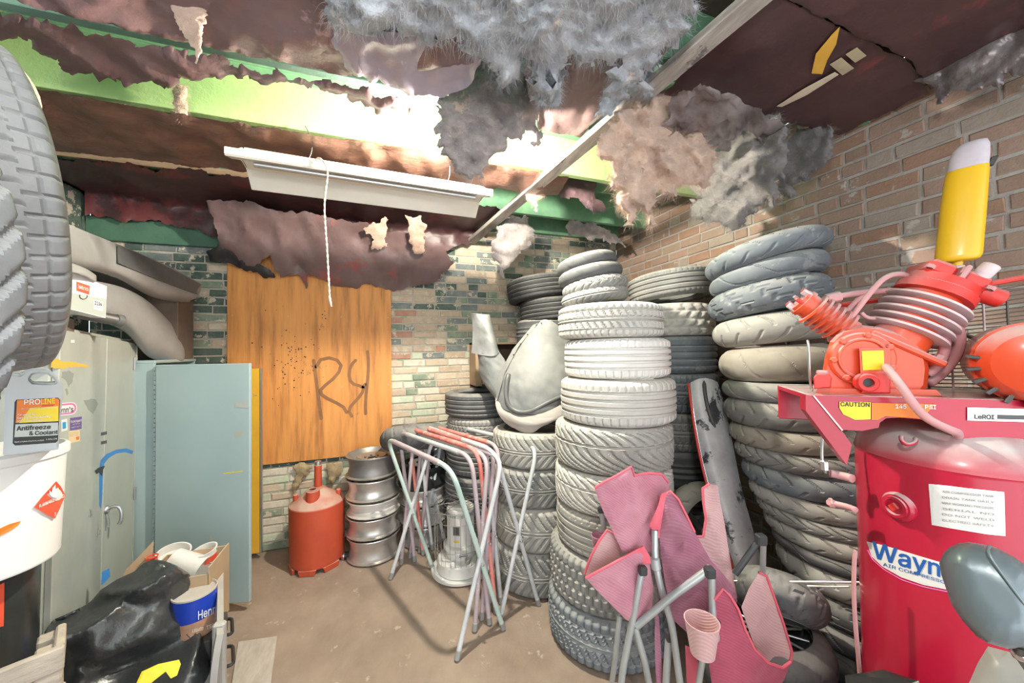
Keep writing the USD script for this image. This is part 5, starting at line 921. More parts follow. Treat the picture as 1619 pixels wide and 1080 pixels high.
b0, b1 = onY(752, 640, 3.12), onY(825, 541, 3.12); x0_, x1_, zt_ = b0[0], b1[0], b1[2]
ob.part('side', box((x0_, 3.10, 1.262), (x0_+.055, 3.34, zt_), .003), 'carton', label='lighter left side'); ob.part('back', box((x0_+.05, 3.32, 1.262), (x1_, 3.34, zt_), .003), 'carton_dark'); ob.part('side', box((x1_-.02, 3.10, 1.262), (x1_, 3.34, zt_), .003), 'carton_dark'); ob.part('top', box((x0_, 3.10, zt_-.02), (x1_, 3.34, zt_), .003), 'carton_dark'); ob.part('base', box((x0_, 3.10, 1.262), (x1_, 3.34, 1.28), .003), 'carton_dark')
ob.part('leg', box((x0_, 3.26, 0), (x0_+.04, 3.33, 1.27), .003), 'carton_dark'); ob.part('leg', box((x1_-.04, 3.26, 0), (x1_, 3.33, 1.27), .003), 'carton_dark')

mat('panel_grime', (.70, .70, .70), (.40, .41, .42), sc=3.5, rough=.4, spots=(5, .58, (.05, .055, .06)), dust=.2); flat('panel_red', (.65, .05, .04), .35)
rp = Thing('rocker_panel', 'long grimy car rocker panel with a red edge leaning between the stacks', 'car panel', at(1225, 1060, 1.80))
L_ = [(1091, 604, 2.28), (1097, 598, 2.27), (1104, 690, 2.17), (1122, 770, 2.06), (1150, 860, 1.93), (1178, 940, 1.83), (1212, 1050, 1.74)]
lf = [(1091, 606, 2.28), (1103, 690, 2.17), (1121, 770, 2.06), (1149, 860, 1.93), (1175, 940, 1.84), (1208, 1052, 1.755)]
md = [(1112, 598, 2.25), (1130, 690, 2.13), (1148, 770, 2.02), (1172, 860, 1.90), (1198, 940, 1.80), (1228, 1050, 1.73)]
rg = [(1134, 604, 2.30), (1156, 690, 2.20), (1172, 770, 2.09), (1196, 860, 1.97), (1220, 940, 1.87), (1252, 1050, 1.78)]
rp.part('face', patch([[at(*p) for p in (a, b, c)] for a, b, c in zip(lf, md, rg)], .006, 40, 14, .004, 7, 4), 'panel_grime', smooth=40)
rp.part('groove', tube(curve([lift(at(x, y, d), .012) for x, y, d in ((1113, 602, 2.245), (1116, 630, 2.21), (1124, 660, 2.17), (1131, 676, 2.155))], 14), [.003]+[.011]*12+[.003], 8), 'bumper_black', smooth=True)
rp.part('chrome_edge', tube(curve([at(x, y, d-.004) for x, y, d in lf], 40), .004, 8), 'chrome', smooth=True); rp.part('red_edge', tube(curve([at(x-2.5, y, d+.004) for x, y, d in lf], 40), .008, 8), 'panel_red', smooth=True)
# wheel and fat tire on the floor in front of the tower
c = at(1207, 1010, 1.60); c[2] = .105
q1 = tire('flat black tire on the floor under the black slotted wheel', c, .25, .20, .17, pat_slick, 'rubber_black', spin=1, nT=96, nS=17, moto=True)
c = c+A_([0, 0, .19]); q2 = tire('black tire on a slotted wheel lying under the pink chair', c, .25, .17, .17, pat_moto, 'rubber_black', spin=2, nT=160, nS=21, moto=True)
q2.part('wheel_rim', lathe([(.17, -.05), (.172, .05), (.165, .055), (.13, .03), (.12, .025), (.05, .04), (1e-5, .045)], 48, c), 'bin_black', smooth=35)
for k in range(14): a = k*2*math.pi/14; d_ = A_([math.cos(a), math.sin(a), 0]); q2.part('slot_rib', tube([c+d_*.05+A_([0, 0, .048]), c+d_*.16+A_([0, 0, .054])], .006, 6), 'steel', smooth=True)
c = at(1228, 962, 1.60); c[2] = .485
tire('fat knobbly black tire with pale tread lines behind the right pink pocket', c, .185, .165, .11, pat_bolt, 'rubber_dark', dirv(1222)*.62+A_([0, 0, .8]), 0, nT=180, nS=25, moto=True)

# floor bits, rods, hoses
mat('pale_board', (.60, .54, .48), (.46, .40, .35), sc=6, rough=.8, stretch=(8, 2, 8))
b_ = [onZ(*p, .0) for p in ((366, 1086), (377, 1017), (438, 1008), (428, 1086))]
single('floor_board', hull([p+A_([0, 0, z]) for p in b_ for z in (0, .008)]), 'pale_board', 'short pale worn board lying flat on the dirty floor', 'board')
mat('rod_metal', (.70, .68, .62), (.50, .48, .45), rough=.35, metal=.7, sc=10)
rd1, rd2 = at(1150, 919, 1.63), at(1375, 921, 1.36)
rdt = Thing('metal_rod', 'thin bright metal rod with a knuckle running level to the red tank', 'rod', rd2); rdt.part('rod', cyl(rd1, rd2, .0045, 10), 'rod_metal', smooth=35); rdt.part('knuckle', cyl(rd2-unit(rd2-rd1)*.012, rd2+unit(rd2-rd1)*.022, .010, 12), 'rod_metal', smooth=35)
single('metal_rod', cyl(at(1148, 925, 1.66), at(1343, 928, 1.42), .004, 10), 'rod_metal', 'shorter thin metal rod just below the knuckled one', 'rod', smooth=35)
dc_ = [at(x, y, 1.72) for x, y in ((1322, 800), (1326, 830), (1331, 862), (1330, 895), (1322, 918), (1308, 936))]
single('pipe', tube(curve(dc_, 30), .014, 12), 'dark_steel', 'curved rusty drain pipe hanging in front of the lower motorcycle tires', 'pipe', smooth=35)

# ------------------------------------------------------------------ red air compressor, turned towards the camera
mat('comp_red', (.50, .012, .045), (.42, .010, .036), sc=2.5, rough=.32, dust=1., dcol=(.62, .585, .58), coat=.3, spots=(14, .73, (.70, .42, .42)))
mat('pump_orange', (.70, .085, .022), (.62, .06, .018), sc=4, rough=.38, dust=.85, dcol=(.72, .60, .60), coat=.3)
mat('pump_head', (.74, .04, .03), (.60, .03, .025), sc=5, rough=.45, dust=.6, dcol=(.66, .52, .52)); mat('fin_pink', (.72, .62, .64), (.60, .46, .48), sc=9, rough=.6); mat('hose_pink', (.60, .27, .28), (.50, .27, .28), sc=9, rough=.55, dust=.6, dcol=(.66, .62, .62)); mat('wire_dark', (.10, .09, .08), (.16, .15, .13), rough=.6, metal=.4)
ZP = 1.432
PL, PR = onZ(1274, 624, ZP), onZ(1619, 633, ZP); pa = unit((PR-PL)*[1, 1, 0]); pn = A_([pa[1], -pa[0], 0]); pn = pn if pn@(-PL*[1, 1, 0]) > 0 else -pn; pz = A_([0, 0, 1.])
def pl(k): return lambda x, y: onP(x, y, PL-pn*k, pn)
tk = dirv(809.5+FOC*math.tan(math.atan((1345-809.5)/FOC)+math.asin(.25/1.9)))*1.9; TR = .25
cp = Thing('air_compressor', 'big red upright air compressor with orange pump at the right edge', 'compressor', tk)
tkp = cp.part('tank', lathe([(1e-5, .07), (.12, .08), (.20, .12), (.245, .19), (TR, .24), (TR, 1.215), (TR+.003, 1.225), (TR, 1.235), (.242, 1.262), (.215, 1.30), (.16, 1.33), (.08, 1.348), (1e-5, 1.352)], 96, tk), 'comp_red', smooth=28)
for k in range(3): a = k*2*math.pi/3+.4; d_ = A_([math.cos(a), math.sin(a), 0]); cp.part('leg', hull([tk+d_*r+np.cross(pz, d_)*s*.03+A_([0, 0, z]) for s in (-1, 1) for r, z in ((.19, .16), (.235, .16), (.23, 0), (.28, 0))]), 'comp_red')
tc = lambda x, y: onCyl(x, y, tk, TR+.0005)
def ringat(x, y, prof, n=36): p = tc(x, y); return lathe(prof, n, p, unit((p-tk)*[1, 1, 0]))
cp.part('bung', ringat(1421, 801, [(.045, -.01), (.044, .006), (.038, .013), (.033, .014), (.032, .020), (.024, .021), (.022, .012), (1e-5, .012)]), 'comp_red', tkp, smooth=30); cp.part('plug', ringat(1419, 801, [(.014, .010), (.013, .020), (1e-5, .020)], 4), 'pump_head', tkp, label='square drive plug')
cp.part('rating_plate', decal([(1468, 765), (1500, 768), (1530, 772), (1560, 775), (1588, 778), (1590, 848), (1560, 845), (1530, 840), (1500, 835), (1473, 830)], tc, .0015, 5), 'sticker_white', tkp, label='white rating plate')
cp.part('plate_text', join(*[words(s, (1490, 779+9*k), (1572, 787+9.4*k), 3.4, tc, .0026) for k, s in enumerate(('AIR COMPRESSOR TANK', 'DRAIN TANK DAILY', 'MAX WORKING PRESSURE', 'SERIAL NO', 'DO NOT WELD', 'ELECTRIC SAFETY'))]), 'bumper_grey', tkp)
cp.part('banner', decal([(1370, 856), (1400, 863), (1440, 875), (1480, 887), (1520, 897), (1540, 902), (1540, 935), (1500, 933), (1460, 925), (1425, 913), (1395, 896), (1378, 880)], tc, .0015, 5), 'sticker_white', tkp, label='white banner'); cp.part('banner_edge', tube(A_([tc(x, y) for x, y in ((1372, 870), (1380, 885), (1397, 900), (1426, 917), (1460, 928), (1500, 936), (1538, 938))]), .002, 6), 'sticker_magenta', tkp)
cp.part('lettering', join(words('Wayne', (1379, 881), (1512, 919), 25, tc, .0026, True), words('AIR COMPRESSORS', (1396, 894.5), (1510, 928), 5, tc, .0026)), 'ink_blue', tkp)
cp.part('lifting_lug', join(tube(curve([at(1425, 690, 1.125), at(1432, 702, 1.11), at(1445, 700, 1.11), at(1447, 693, 1.12)], 12), .006, 8)), 'comp_red', tkp, smooth=True)
# deck
dpt = .34; LW = .80
deck = cp.part('deck', put(box((.01, 0, -.02), (LW, dpt, 0), .003), PL, pa, -pn, pz), 'comp_red')
cp.part('front_plate', flatsolid([(1283, 625), (1640, 634), (1700, 636), (1700, 735), (1640, 722), (1619, 716), (1515, 692), (1490, 676), (1455, 663), (1420, 660), (1400, 661), (1390, 668), (1388, 676), (1362, 681), (1328, 679)], [], pl(0), pn, .012, .004), 'comp_red', deck)
cp.part('strut', flatsolid([(1273, 624), (1284, 625.5), (1329, 679), (1346, 703), (1338, 735), (1273, 649)], [], pl(-.004), pn, .05, .004), 'comp_red', deck); cp.part('strut_edge', flatsolid([(1283, 625), (1286, 625), (1331, 679), (1329, 681)], [], pl(-.004), pn, .004, .010), 'fin_pink', deck)
cp.part('rear_plate', put(box((.01, dpt-.012, -.14), (LW, dpt, 0), .003), PL, pa, -pn, pz), 'comp_red', deck)
ft = pl(-.006)
cp.part('caution_label', decal([(1327, 635), (1377, 636), (1377, 663), (1352, 664), (1333, 655), (1327, 645)], ft, .001), 'sticker_yellow', deck, label='yellow caution label'); cp.part('caution_text', words('CAUTION', (1329, 642.2), (1375, 643.4), 6.5, ft, .002, True), 'ink_black', deck)
cp.part('pressure_label', decal([(1378, 637), (1478, 639), (1458, 662), (1400, 658), (1388, 664), (1378, 664)], ft, .001), 'ink_orange', deck, label='orange pressure label'); cp.part('lettering', words('145', (1416, 645.5), (1433, 646), 6.2, ft, .002, True), 'ink_white', deck); cp.part('lettering', words('PSI', (1462, 646.5), (1480, 647), 6.2, ft, .002, True), 'ink_white', deck)
cp.part('maker_label', decal([(1529, 644), (1640, 647), (1640, 668), (1529, 665)], ft, .001), 'sticker_white', deck); cp.part('maker_box', decal([(1577, 656), (1640, 657.5), (1640, 664), (1577, 662.5)], ft, .0018), 'bumper_black', deck); cp.part('maker_text', words('LeROI', (1541, 662), (1572, 663), 6.5, ft, .002, True), 'ink_black', deck)
# pump
def slab(poly, k0, k1, sh=.92): # rounded body between two depths behind the front plane
    P = A_(poly, float); c = P.mean(0); return hull([pl(k)(*(c+(p-c)*s)) for k, s in ((k0, sh), (k0+.02, 1), (k1-.02, 1), (k1, sh)) for p in P])
ck = cp.part('crankcase', slab([(1296, 621), (1300, 590), (1304, 565), (1312, 540), (1330, 522), (1362, 514), (1390, 517), (1425, 528), (1452, 542), (1464, 556), (1469, 585), (1466, 612), (1458, 622)], .075, .26), 'pump_orange')
cp.part('base_foot', slab([(1288, 624), (1292, 614), (1480, 616), (1490, 626)], .05, .28, 1), 'pump_orange', ck)
cc = pl(.07)(1362, 567); cr = np.linalg.norm(pl(.07)(1310, 567)-cc)
cp.part('cover', lathe([(cr, -.02), (cr, .004), (cr*.94, .010), (cr*.80, .010), (cr*.76, .016), (cr*.70, .016), (cr*.66, .010), (1e-5, .012)], 56, cc, pn), 'pump_orange', ck, smooth=30)
for k in range(7): a = k*2*math.pi/7+.5; q_ = cc+(pa*math.cos(a)+pz*math.sin(a))*cr*.89+pn*.008; cp.part('bolt', lathe([(.011, 0), (.011, .008), (.008, .010), (1e-5, .010)], 6, q_, pn), 'pump_orange', ck)
cp.part('breather_box', slab([(1358, 551), (1408, 550), (1410, 592), (1360, 592)], .035, .085, .97), 'pump_orange', ck); cp.part('notice', decal([(1362.5, 555), (1397, 554), (1398.5, 584), (1364, 585.5)], pl(.0345), .001), 'sticker_yellow', ck, label='yellow notice')
cp.part('oil_valve', slab([(1362, 622), (1360, 598), (1366, 590), (1400, 590), (1408, 600), (1408, 622)], .03, .09), 'pump_head', ck); q_ = pl(.03)(1371, 605); cp.part('valve_port', lathe([(.030, -.02), (.030, .006), (.026, .010), (.015, .010), (.014, -.004), (1e-5, -.004)], 28, q_, pn), 'pump_head', ck, smooth=30); cp.part('port_hole', lathe([(1e-5, .001), (.0135, .001)], 20, q_, pn), 'black_plastic', ck)
cp.part('oil_cup', slab([(1287, 615), (1286, 597), (1290, 592), (1311, 591), (1315, 597), (1314, 613)], .0, .055, .88), 'pump_head', ck); q_ = pl(.028)(1300, 592); cp.part('cup_cap', cyl(q_, q_+A_([0, 0, .014]), .016, 18), 'hose_pink', ck, smooth=30)
def cylinder(name, p0, p1, k, rb, rf, n, head_r, head_h, mfin, mhead, mb, l0=.0, l1=1.):
    a, b = pl(k)(*p0), pl(k)(*p1); ax = unit(b-a); L = np.linalg.norm(b-a); pr = [(1e-5, 0), (rb, 0)]
    top = cp.part(name, cyl(a, b, rb, 36), mb, ck, smooth=30)
    s0, s1 = L*l0, L*l1; st_ = (s1-s0)/n
    for i in range(n): z = s0+st_*(i+.3); cp.part('fin', lathe([(rb*.98, z-st_*.10), (rf-.004, z-st_*.06), (rf, z), (rf-.004, z+st_*.30), (rb*.98, z+st_*.34)], 44, a, ax), mfin, ck, smooth=28)
    hd_ = cp.part('cylinder_head', lathe([(1e-5, L-.006), (head_r, L-.006), (head_r, L+head_h*.4), (head_r*.92, L+head_h*.5), (head_r*.9, L+head_h), (1e-5, L+head_h)], 28, a, ax), mhead, ck, smooth=28)
    return a, b, ax, L
a, b, ax, L = cylinder('small_cylinder', (1345, 527), (1272, 480), .14, .044, .062, 6, .050, .02, 'pump_orange', 'pump_orange', 'pump_orange', .12, .88)
sx_, sy_, _ = basis(ax, pn)
for k in range(6): an = k*math.pi/3+.2; d_ = sx_*math.cos(an)+sy_*math.sin(an); cp.part('head_lug', obox(b+ax*.022+d_*.036, d_, np.cross(ax, d_), ax, .022, .013, .034, .003), 'pump_head' if k % 2 else 'fin_pink', ck)
a2, b2, ax2, L2 = cylinder('large_cylinder', (1408, 556), (1474, 468), .15, .075, .112, 5, .100, .05, 'fin_pink', 'pump_head', 'pump_orange', .30, .92)
ux, uy, _ = basis(ax2, pn)
cp.part('flange', obox(a2+ax2*.014, unit(np.cross(pn, ax2)), pn, ax2, .21, .17, .02, .005), 'pump_orange', ck)
for s in (-1, 1): cp.part('flange_bolt', lathe([(.015, 0), (.015, .014), (1e-5, .016)], 6, a2+ax2*.023+unit(np.cross(pn, ax2))*s*.09+pn*.06, ax2), 'hose_pink', ck)
t2 = b2+ax2*.045; v2 = unit(np.cross(pn, ax2))
for s, c_, m_ in ((-1, .0, 'pump_head'), (1, .0, 'pump_head')): cp.part('head_chamber', obox(t2+v2*s*.045+ax2*.022, v2, pn, ax2, .075, .13, .05, .012), m_, ck)
cp.part('head_rib', obox(t2+ax2*.02, v2, pn, ax2, .014, .17, .06, .004), 'hose_pink', ck); cp.part('relief_valve', cyl(t2-v2*.05+pn*.04+ax2*.03, t2-v2*.055+pn*.05+ax2*.085, .022, 14), 'fin_pink', ck, smooth=30); cp.part('head_port', cyl(t2-v2*.085+ax2*.015, t2-v2*.15+ax2*.02, .028, 20), 'pump_head', ck, smooth=30)
for s in (-1, 1):
    for q in (-1, 1): cp.part('head_bolt', lathe([(.012, 0), (.012, .012), (1e-5, .014)], 6, t2+v2*s*.078+pn*q*.066+ax2*.006, ax2), 'hose_pink', ck)
def pp_(pts, r, name='pipe', m='hose_pink', n=30): return cp.part(name, tube(curve([pl(k)(x, y) for x, y, k in pts], n), r, 10), m, ck, smooth=True)
pp_([(1302, 474, .14), (1330, 468, .15), (1370, 462, .17), (1420, 460, .17)], .011, 'intercooler_pipe'); cp.part('union_nut', tube(A_([pl(.145)(1306, 473.5), pl(.147)(1328, 468.5)]), .019, 8), 'hose_pink', ck)
pp_([(1337, 512, .12), (1358, 486, .11), (1380, 458, .11), (1402, 438, .12), (1425, 434, .14), (1446, 446, .16)], .009); pp_([(1330, 505, .16), (1350, 480, .17), (1368, 464, .17)], .008); pp_([(1362, 494, .12), (1372, 502, .12), (1385, 503, .12)], .006)
pp_([(1488, 522, .10), (1494, 548, .12), (1484, 575, .13), (1466, 592, .14)], .014, 'loop_hose'); pp_([(1507, 510, .12), (1516, 545, .14), (1502, 575, .16), (1468, 606, .16)], .015, 'loop_hose')
cp.part('discharge_hose', tube(curve([pl(k)(x, y) for x, y, k in ((1401, 580, .02), (1412, 594, -.03), (1427, 614, -.06), (1445, 640, -.08), (1470, 664, -.09), (1498, 678, -.10), (1513, 684, -.07), (1515, 690, -.02))], 40), .0115, 12), 'hose_pink', ck, smooth=True)
pp_([(1277, 538, .04), (1279, 560, .03), (1280, 590, .04), (1284, 618, .06)], .004, 'bleed_line', 'steel')
# belt guard of wire behind the pump
gk = .325; gr = cp.part('guard_rail', tube(A_([pl(gk)(1330, 482), pl(gk)(1500, 460), pl(gk)(1700, 424)]), .010, 8), 'pump_head', smooth=30, label='dark red top rail of the belt guard')
ya = pl(gk)
for k in range(27):
    s = k/26; y0, y1 = 490+s*130, 462+s*168
    cp.part('guard_wire', tube([ya(1390, y0), ya(1660, y1-(1-s)*18)], .0022, 5), 'wire_dark', gr, smooth=True)
for x in (1420, 1470, 1508, 1562, 1600, 1640): cp.part('guard_wire', tube([pl(gk-.004)(x-8, 474), pl(gk-.004)(x, 625)], .0032, 6), 'fin_pink' if x in (1508, 1562) else 'wire_dark', gr, smooth=True)
cp.part('flywheel', lathe([(.12, -.015), (.125, -.015), (.125, .015), (.12, .015), (.12, -.015)], 48, pl(.30)(1500, 580), pn), 'wire_dark', smooth=30, label='belt wheel behind the guard')
# motor
mc_ = pl(.02)(1634, 574); mx = unit(pn*.9-pa*.42)
mo = cp.part('motor', lathe([(1e-5, .10), (.05, .098), (.085, .085), (.105, .06), (.112, .03), (.118, .028), (.118, -.20), (1e-5, -.20)], 56, mc_, mx), 'pump_orange', smooth=28)
my, mz, _ = basis(mx)
for k in range(9): an = math.pi*(.95+.10*k); d_ = my*math.cos(an)+mz*math.sin(an); cp.part('cooling_slot', obox(mc_+d_*.112+mx*.045, d_, np.cross(mx, d_), mx, .03, .010, .04, .002), 'bumper_black', mo)
cp.part('motor_foot', slab([(1600, 634), (1612, 610), (1690, 610), (1700, 634)], .02, .14, 1), 'pump_orange', mo)
# pipework left of the tank
def tp_(pts, r, name, m): return cp.part(name, tube(curve([at(*p) for p in pts], 16), r, 10), m, smooth=True)
tp_([(1348, 757, 1.24), (1330, 752, 1.27), (1312, 748, 1.29)], .014, 'side_pipe', 'hose_pink'); tp_([(1296, 660, 1.31), (1300, 700, 1.30), (1302, 738, 1.29), (1306, 748, 1.29)], .005, 'bleed_pipe', 'steel'); cp.part('fitting', cyl(at(1303, 728, 1.29), at(1304, 744, 1.29), .012, 6), 'steel')
tp_([(1352, 806, 1.22), (1335, 800, 1.26), (1316, 796, 1.29)], .010, 'drain_pipe', 'hose_pink'); cp.part('drain_cock', join(cyl(at(1310, 794, 1.29), at(1320, 797, 1.29), .014, 6), cyl(at(1313, 788, 1.29), at(1314, 802, 1.29), .006, 10)), 'hose_pink')
tp_([(1352, 870, 1.18), (1350, 920, 1.18), (1352, 980, 1.18), (1359, 1060, 1.18), (1362, 1140, 1.18)], .006, 'power_cable', 'hose_pink')

# yellow jug stuck upside down on the pump intake
mat('jug_yellow', (.80, .48, .01), (.72, .42, .01), sc=4, rough=.4, coat=.2, spots=(9, .74, (.62, .42, .10))); mat('felt_lilac', (.58, .52, .58), (.50, .45, .50), sc=20, rough=.95); mat('sticker_teal', (.30, .42, .39), (.26, .36, .34), rough=.45)
yd = 1.20; yv = dirv(1520); yh = np.cross(yv, pz)
def loft(rows, n=44, dep=.62, d=yd):
    V = []
    for x, y, hw in rows:
        c = at(x, y, d); w = hw*d/FOC*math.cos(math.atan((x-809.5)/FOC))*.94; an = np.arange(n)*2*math.pi/n
        cx, sx_ = np.sign(np.cos(an))*np.abs(np.cos(an))**.8, np.sign(np.sin(an))*np.abs(np.sin(an))**.8
        V.append(c+yh*(w*cx)[:, None]+yv*(w*dep*sx_)[:, None])
    m = len(V); V = np.vstack(V+[V[0].mean(0)[None], V[-1].mean(0)[None]]); F = [gridf(m, n, True)]
    for j in range(n): F.append(A_([[m*n, (j+1) % n, j], [m*n+1, (m-1)*n+j, (m-1)*n+(j+1) % n]]))
    return V, np.vstack(F)
yj = Thing('air_intake_jug', 'yellow plastic jug turned upside down over the compressor intake', 'jug', at(1515, 425, yd))
yj.part('body', loft([(1513, 414, 30), (1514, 411, 38), (1514.5, 405, 41.5), (1519, 360, 41), (1523, 320, 40.5), (1528, 275, 38.5), (1529, 268, 37)]), 'jug_yellow', smooth=35); yj.part('cap', loft([(1529.5, 268, 36), (1532, 248, 35.5), (1535, 234, 32), (1538, 226, 25), (1540, 223, 12)]), 'felt_lilac', smooth=35, label='lilac grey filter cap')
yj.part('neck', loft([(1514, 424, 9), (1514, 411, 10.5)], 24, 1), 'jug_yellow', smooth=35); yj.part('pipe', tube(curve([at(1514, 420, yd), at(1512, 434, yd), pl(.15)(1502, 452)], 12), .016, 14), 'fin_pink', smooth=True)
def oncan(x, y):
    xc = 1514.5+(405-y)*.102; t_ = np.clip(abs(x-xc)/(41*.94), 0, .985); p = at(x, y, yd)-yv*(41*yd/FOC*math.cos(math.atan((1520-809.5)/FOC))*.94*.62*(1-t_**2.5)**.4+.004); r = ray(x, y); k = (p-EYE)@yv/(r@yv); return EYE+r*k
yj.part('side_label', outline3([(1537, 278), (1552, 277), (1563, 279), (1562, 310), (1559, 350), (1556, 366), (1554, 350), (1550, 325), (1544, 300)], oncan, .003, g=3, D=1), 'sticker_teal', label='grey green torn label'); yj.part('emblem', join(outline3([(1541+10.5*math.cos(a), 370+8*math.sin(a)) for a in np.arange(20)*math.pi/10], lambda x, y: lift(oncan(x, y), .003), .002, g=3, D=1), outline3([(1533, 377), (1549, 377), (1551, 382), (1545, 380), (1541, 383), (1536, 380), (1532, 382)], lambda x, y: lift(oncan(x, y), .003), .002, g=3, D=1)), 'ink_blue', label='dark round emblem'); yj.part('emblem_field', outline3([(1542+6*math.cos(a), 369+4*math.sin(a)) for a in np.arange(16)*math.pi/8], lambda x, y: lift(oncan(x, y), .0055), .0015, g=2, D=1), 'sticker_cream')
yj.part('strap_buckle', obox(at(1569, 255, yd), yh, yv, unit(pz+yh*.4), .016, .012, .032, .003), 'black_plastic')

# ------------------------------------------------------------------ folded camp chairs
def weave(name, c1, c2):
    N = {"g": ("geometry", {}), "w": ("wave_texture", {"scale": 55, "distortion": .4, "detail": 1, "bands_direction": "diagonal"}), "n": ("noise_texture", {"scale": 7, "detail": 4}), "r": ("rgb_ramp", {"ramp": [(.3, c1), (.7, c2)]}),
         "m": ("mix_color", {"blend_type": "multiply", "b": (.80, .74, .76)}), "f": ("math", {"math_type": "multiply", "value2": .55}), "p": ("principled_bsdf", {"roughness": .7, "sheen_weight": .3}), "b": ("bump", {"strength": .4, "distance": .002}), "t": ("translucent_bsdf", {}), "x": ("mix_closure", {"fac": .18})}
    MATS[name] = usdkit.material(stage, '/World/Looks/'+name, N, [("g.position", "w.vector"), ("g.position", "n.vector"), ("n.fac", "r.fac"), ("r.color", "m.a"), ("w.fac", "f.value1"), ("f.value", "m.fac"), ("m.result", "p.base_color"), ("w.fac", "b.height"), ("b.normal", "p.normal"), ("m.result", "t.color"), ("p.BSDF", "x.closure1"), ("t.BSDF", "x.closure2")], surface="x.closure")
weave('mesh_pink', (.70, .34, .41), (.56, .22, .30)); weave('mesh_deep', (.52, .09, .16), (.42, .07, .13)); weave('mesh_light', (.76, .50, .49), (.68, .42, .43)); weave('mesh_mauve', (.54, .25, .34), (.42, .15, .23)); flat('piping_red', (.72, .13, .18), .6)
mat('frame_alu', (.52, .56, .57), (.42, .46, .47), sc=8, rough=.38, metal=.5); flat('joint_black', (.04, .045, .05), .45)
def dmap(d0, gx=0, gy=0, x0=1050, y0=900, bow=0, w=60): return lambda x, y: at(x, y, d0+gx*(x-x0)/100+gy*(y-y0)/100-bow*(1-min(1, abs(x-x0)/w)**2))
def cloth(t, name, poly, mp, m, seed, amp=.010, edge=None, label=None, g=5):
    p = t.part(name, outline3(poly, mp, .004, g=g, D=14, amp=amp, fsc=7, seed=seed, ridge=.030, rsc=6), m, smooth=True, label=label)
    if edge: t.part('piping', tube(A_([lift(mp(*q), .004) for q in edge]), .005, 8), 'piping_red', p, smooth=True)
    return p
def strut(t, pts, r=.0115, m='frame_alu', name='frame_tube'): return t.part(name, tube(rounded([at(*p) for p in pts], .04), r, 12), m, smooth=True)
def foot(x, y): p = onZ(x, y, .003); r = p-EYE; d = r@FW; return (x, y, d)
def joint(t, x, y, d, s=.024): return t.part('joint', obox(at(x, y, d), RT, UP, -FW, s, s*1.1, s*.9, .005), 'joint_black')
k1 = Thing('camp_chair', 'left folded pink mesh camp chair leaning in front of the tall tire stack', 'folding chair', onZ(1010, 1190, 0), 'folded pink camp chairs')
cloth(k1, 'backrest', [(940, 772), (955, 762), (975, 752), (998, 738), (1003, 752), (1025, 748), (1046, 750), (1056, 762), (1062, 788), (1056, 815), (1044, 845), (1030, 872), (1008, 876), (984, 873), (966, 835), (952, 805)], dmap(1.47, .06, -.02, 1000, 810, .05, 70), 'mesh_pink', 3, .02, [(940, 772), (955, 762), (975, 752), (998, 738), (1003, 752), (1025, 748), (1046, 750), (1057, 763)])
cloth(k1, 'side_pocket', [(960, 838), (972, 845), (981, 862), (983, 884), (960, 900), (930, 916), (924, 906), (934, 880), (947, 855)], dmap(1.45, 0, 0), 'mesh_light', 5, .008, [(924, 908), (934, 880), (947, 856), (960, 838), (972, 845)], 'pale inside of the pocket')
cloth(k1, 'seat', [(926, 914), (950, 901), (978, 886), (1018, 864), (1027, 880), (1029, 905), (1034, 932), (1030, 966), (1012, 993), (990, 980), (960, 950), (940, 930)], dmap(1.40, .03, 0, 980, 930, .04, 60), 'mesh_deep' if False else 'mesh_pink', 6, .014, [(926, 914), (950, 901), (978, 886), (1018, 864)], 'folded bright pink seat')
cloth(k1, 'binding', [(1005, 872), (1018, 864), (1028, 880), (1029, 892), (1014, 890)], dmap(1.375), 'piping_red', 7, .006)
cloth(k1, 'strap', [(1036, 965), (1042, 975), (1044, 1010), (1047, 1060), (1049, 1110), (1040, 1110), (1036, 1050), (1035, 1005)], dmap(1.44), 'mesh_mauve', 8, .01)
strut(k1, [(949, 803, 1.50), (957, 845, 1.51), (965, 880, 1.52)], .010); joint(k1, 950, 806, 1.475); strut(k1, [(1014, 905, 1.36), (1006, 950, 1.36), (984, 1062, 1.36), foot(970, 1215)], .0125); joint(k1, 1016, 902, 1.355, .03)
strut(k1, [(980, 974, 1.43), (973, 1040, 1.43), foot(955, 1165)], .0105); strut(k1, [(1035, 838, 1.43), (1036, 890, 1.40), (1046, 935, 1.38), (1062, 985, 1.37), foot(1092, 1200)], .013); k1.part('slider', cyl(at(1034, 882, 1.40), at(1038, 900, 1.395), .019, 14), 'frame_alu', smooth=30)
strut(k1, [(1004, 992, 1.37), (1018, 1040, 1.37), foot(1048, 1190)], .0125); k1.part('armrest_cup', lathe([(.026, -.03), (.034, .03), (.032, .032), (.025, -.026)], 24, at(948, 858, 1.50)), 'mesh_mauve', smooth=30)
k2 = Thing('camp_chair', 'right folded pink mesh camp chair with a drooping red rimmed pocket and cup holder', 'folding chair', onZ(1150, 1195, 0), 'folded pink camp chairs')
cloth(k2, 'backrest', [(1044, 786), (1060, 776), (1072, 788), (1086, 815), (1098, 840), (1112, 866), (1124, 886), (1142, 906), (1160, 930), (1166, 950), (1152, 986), (1130, 1012), (1090, 1004), (1062, 978), (1052, 925), (1044, 872), (1041, 830)], dmap(1.44, -.05, 0, 1090, 900, .06, 70), 'mesh_mauve', 9, .024, [(1041, 850), (1044, 786), (1060, 777), (1072, 789), (1086, 816), (1098, 841)])
cloth(k2, 'fold', [(1040, 800), (1046, 780), (1054, 778), (1050, 800), (1044, 838), (1032, 838), (1026, 832)], dmap(1.40), 'piping_red', 10, .006)
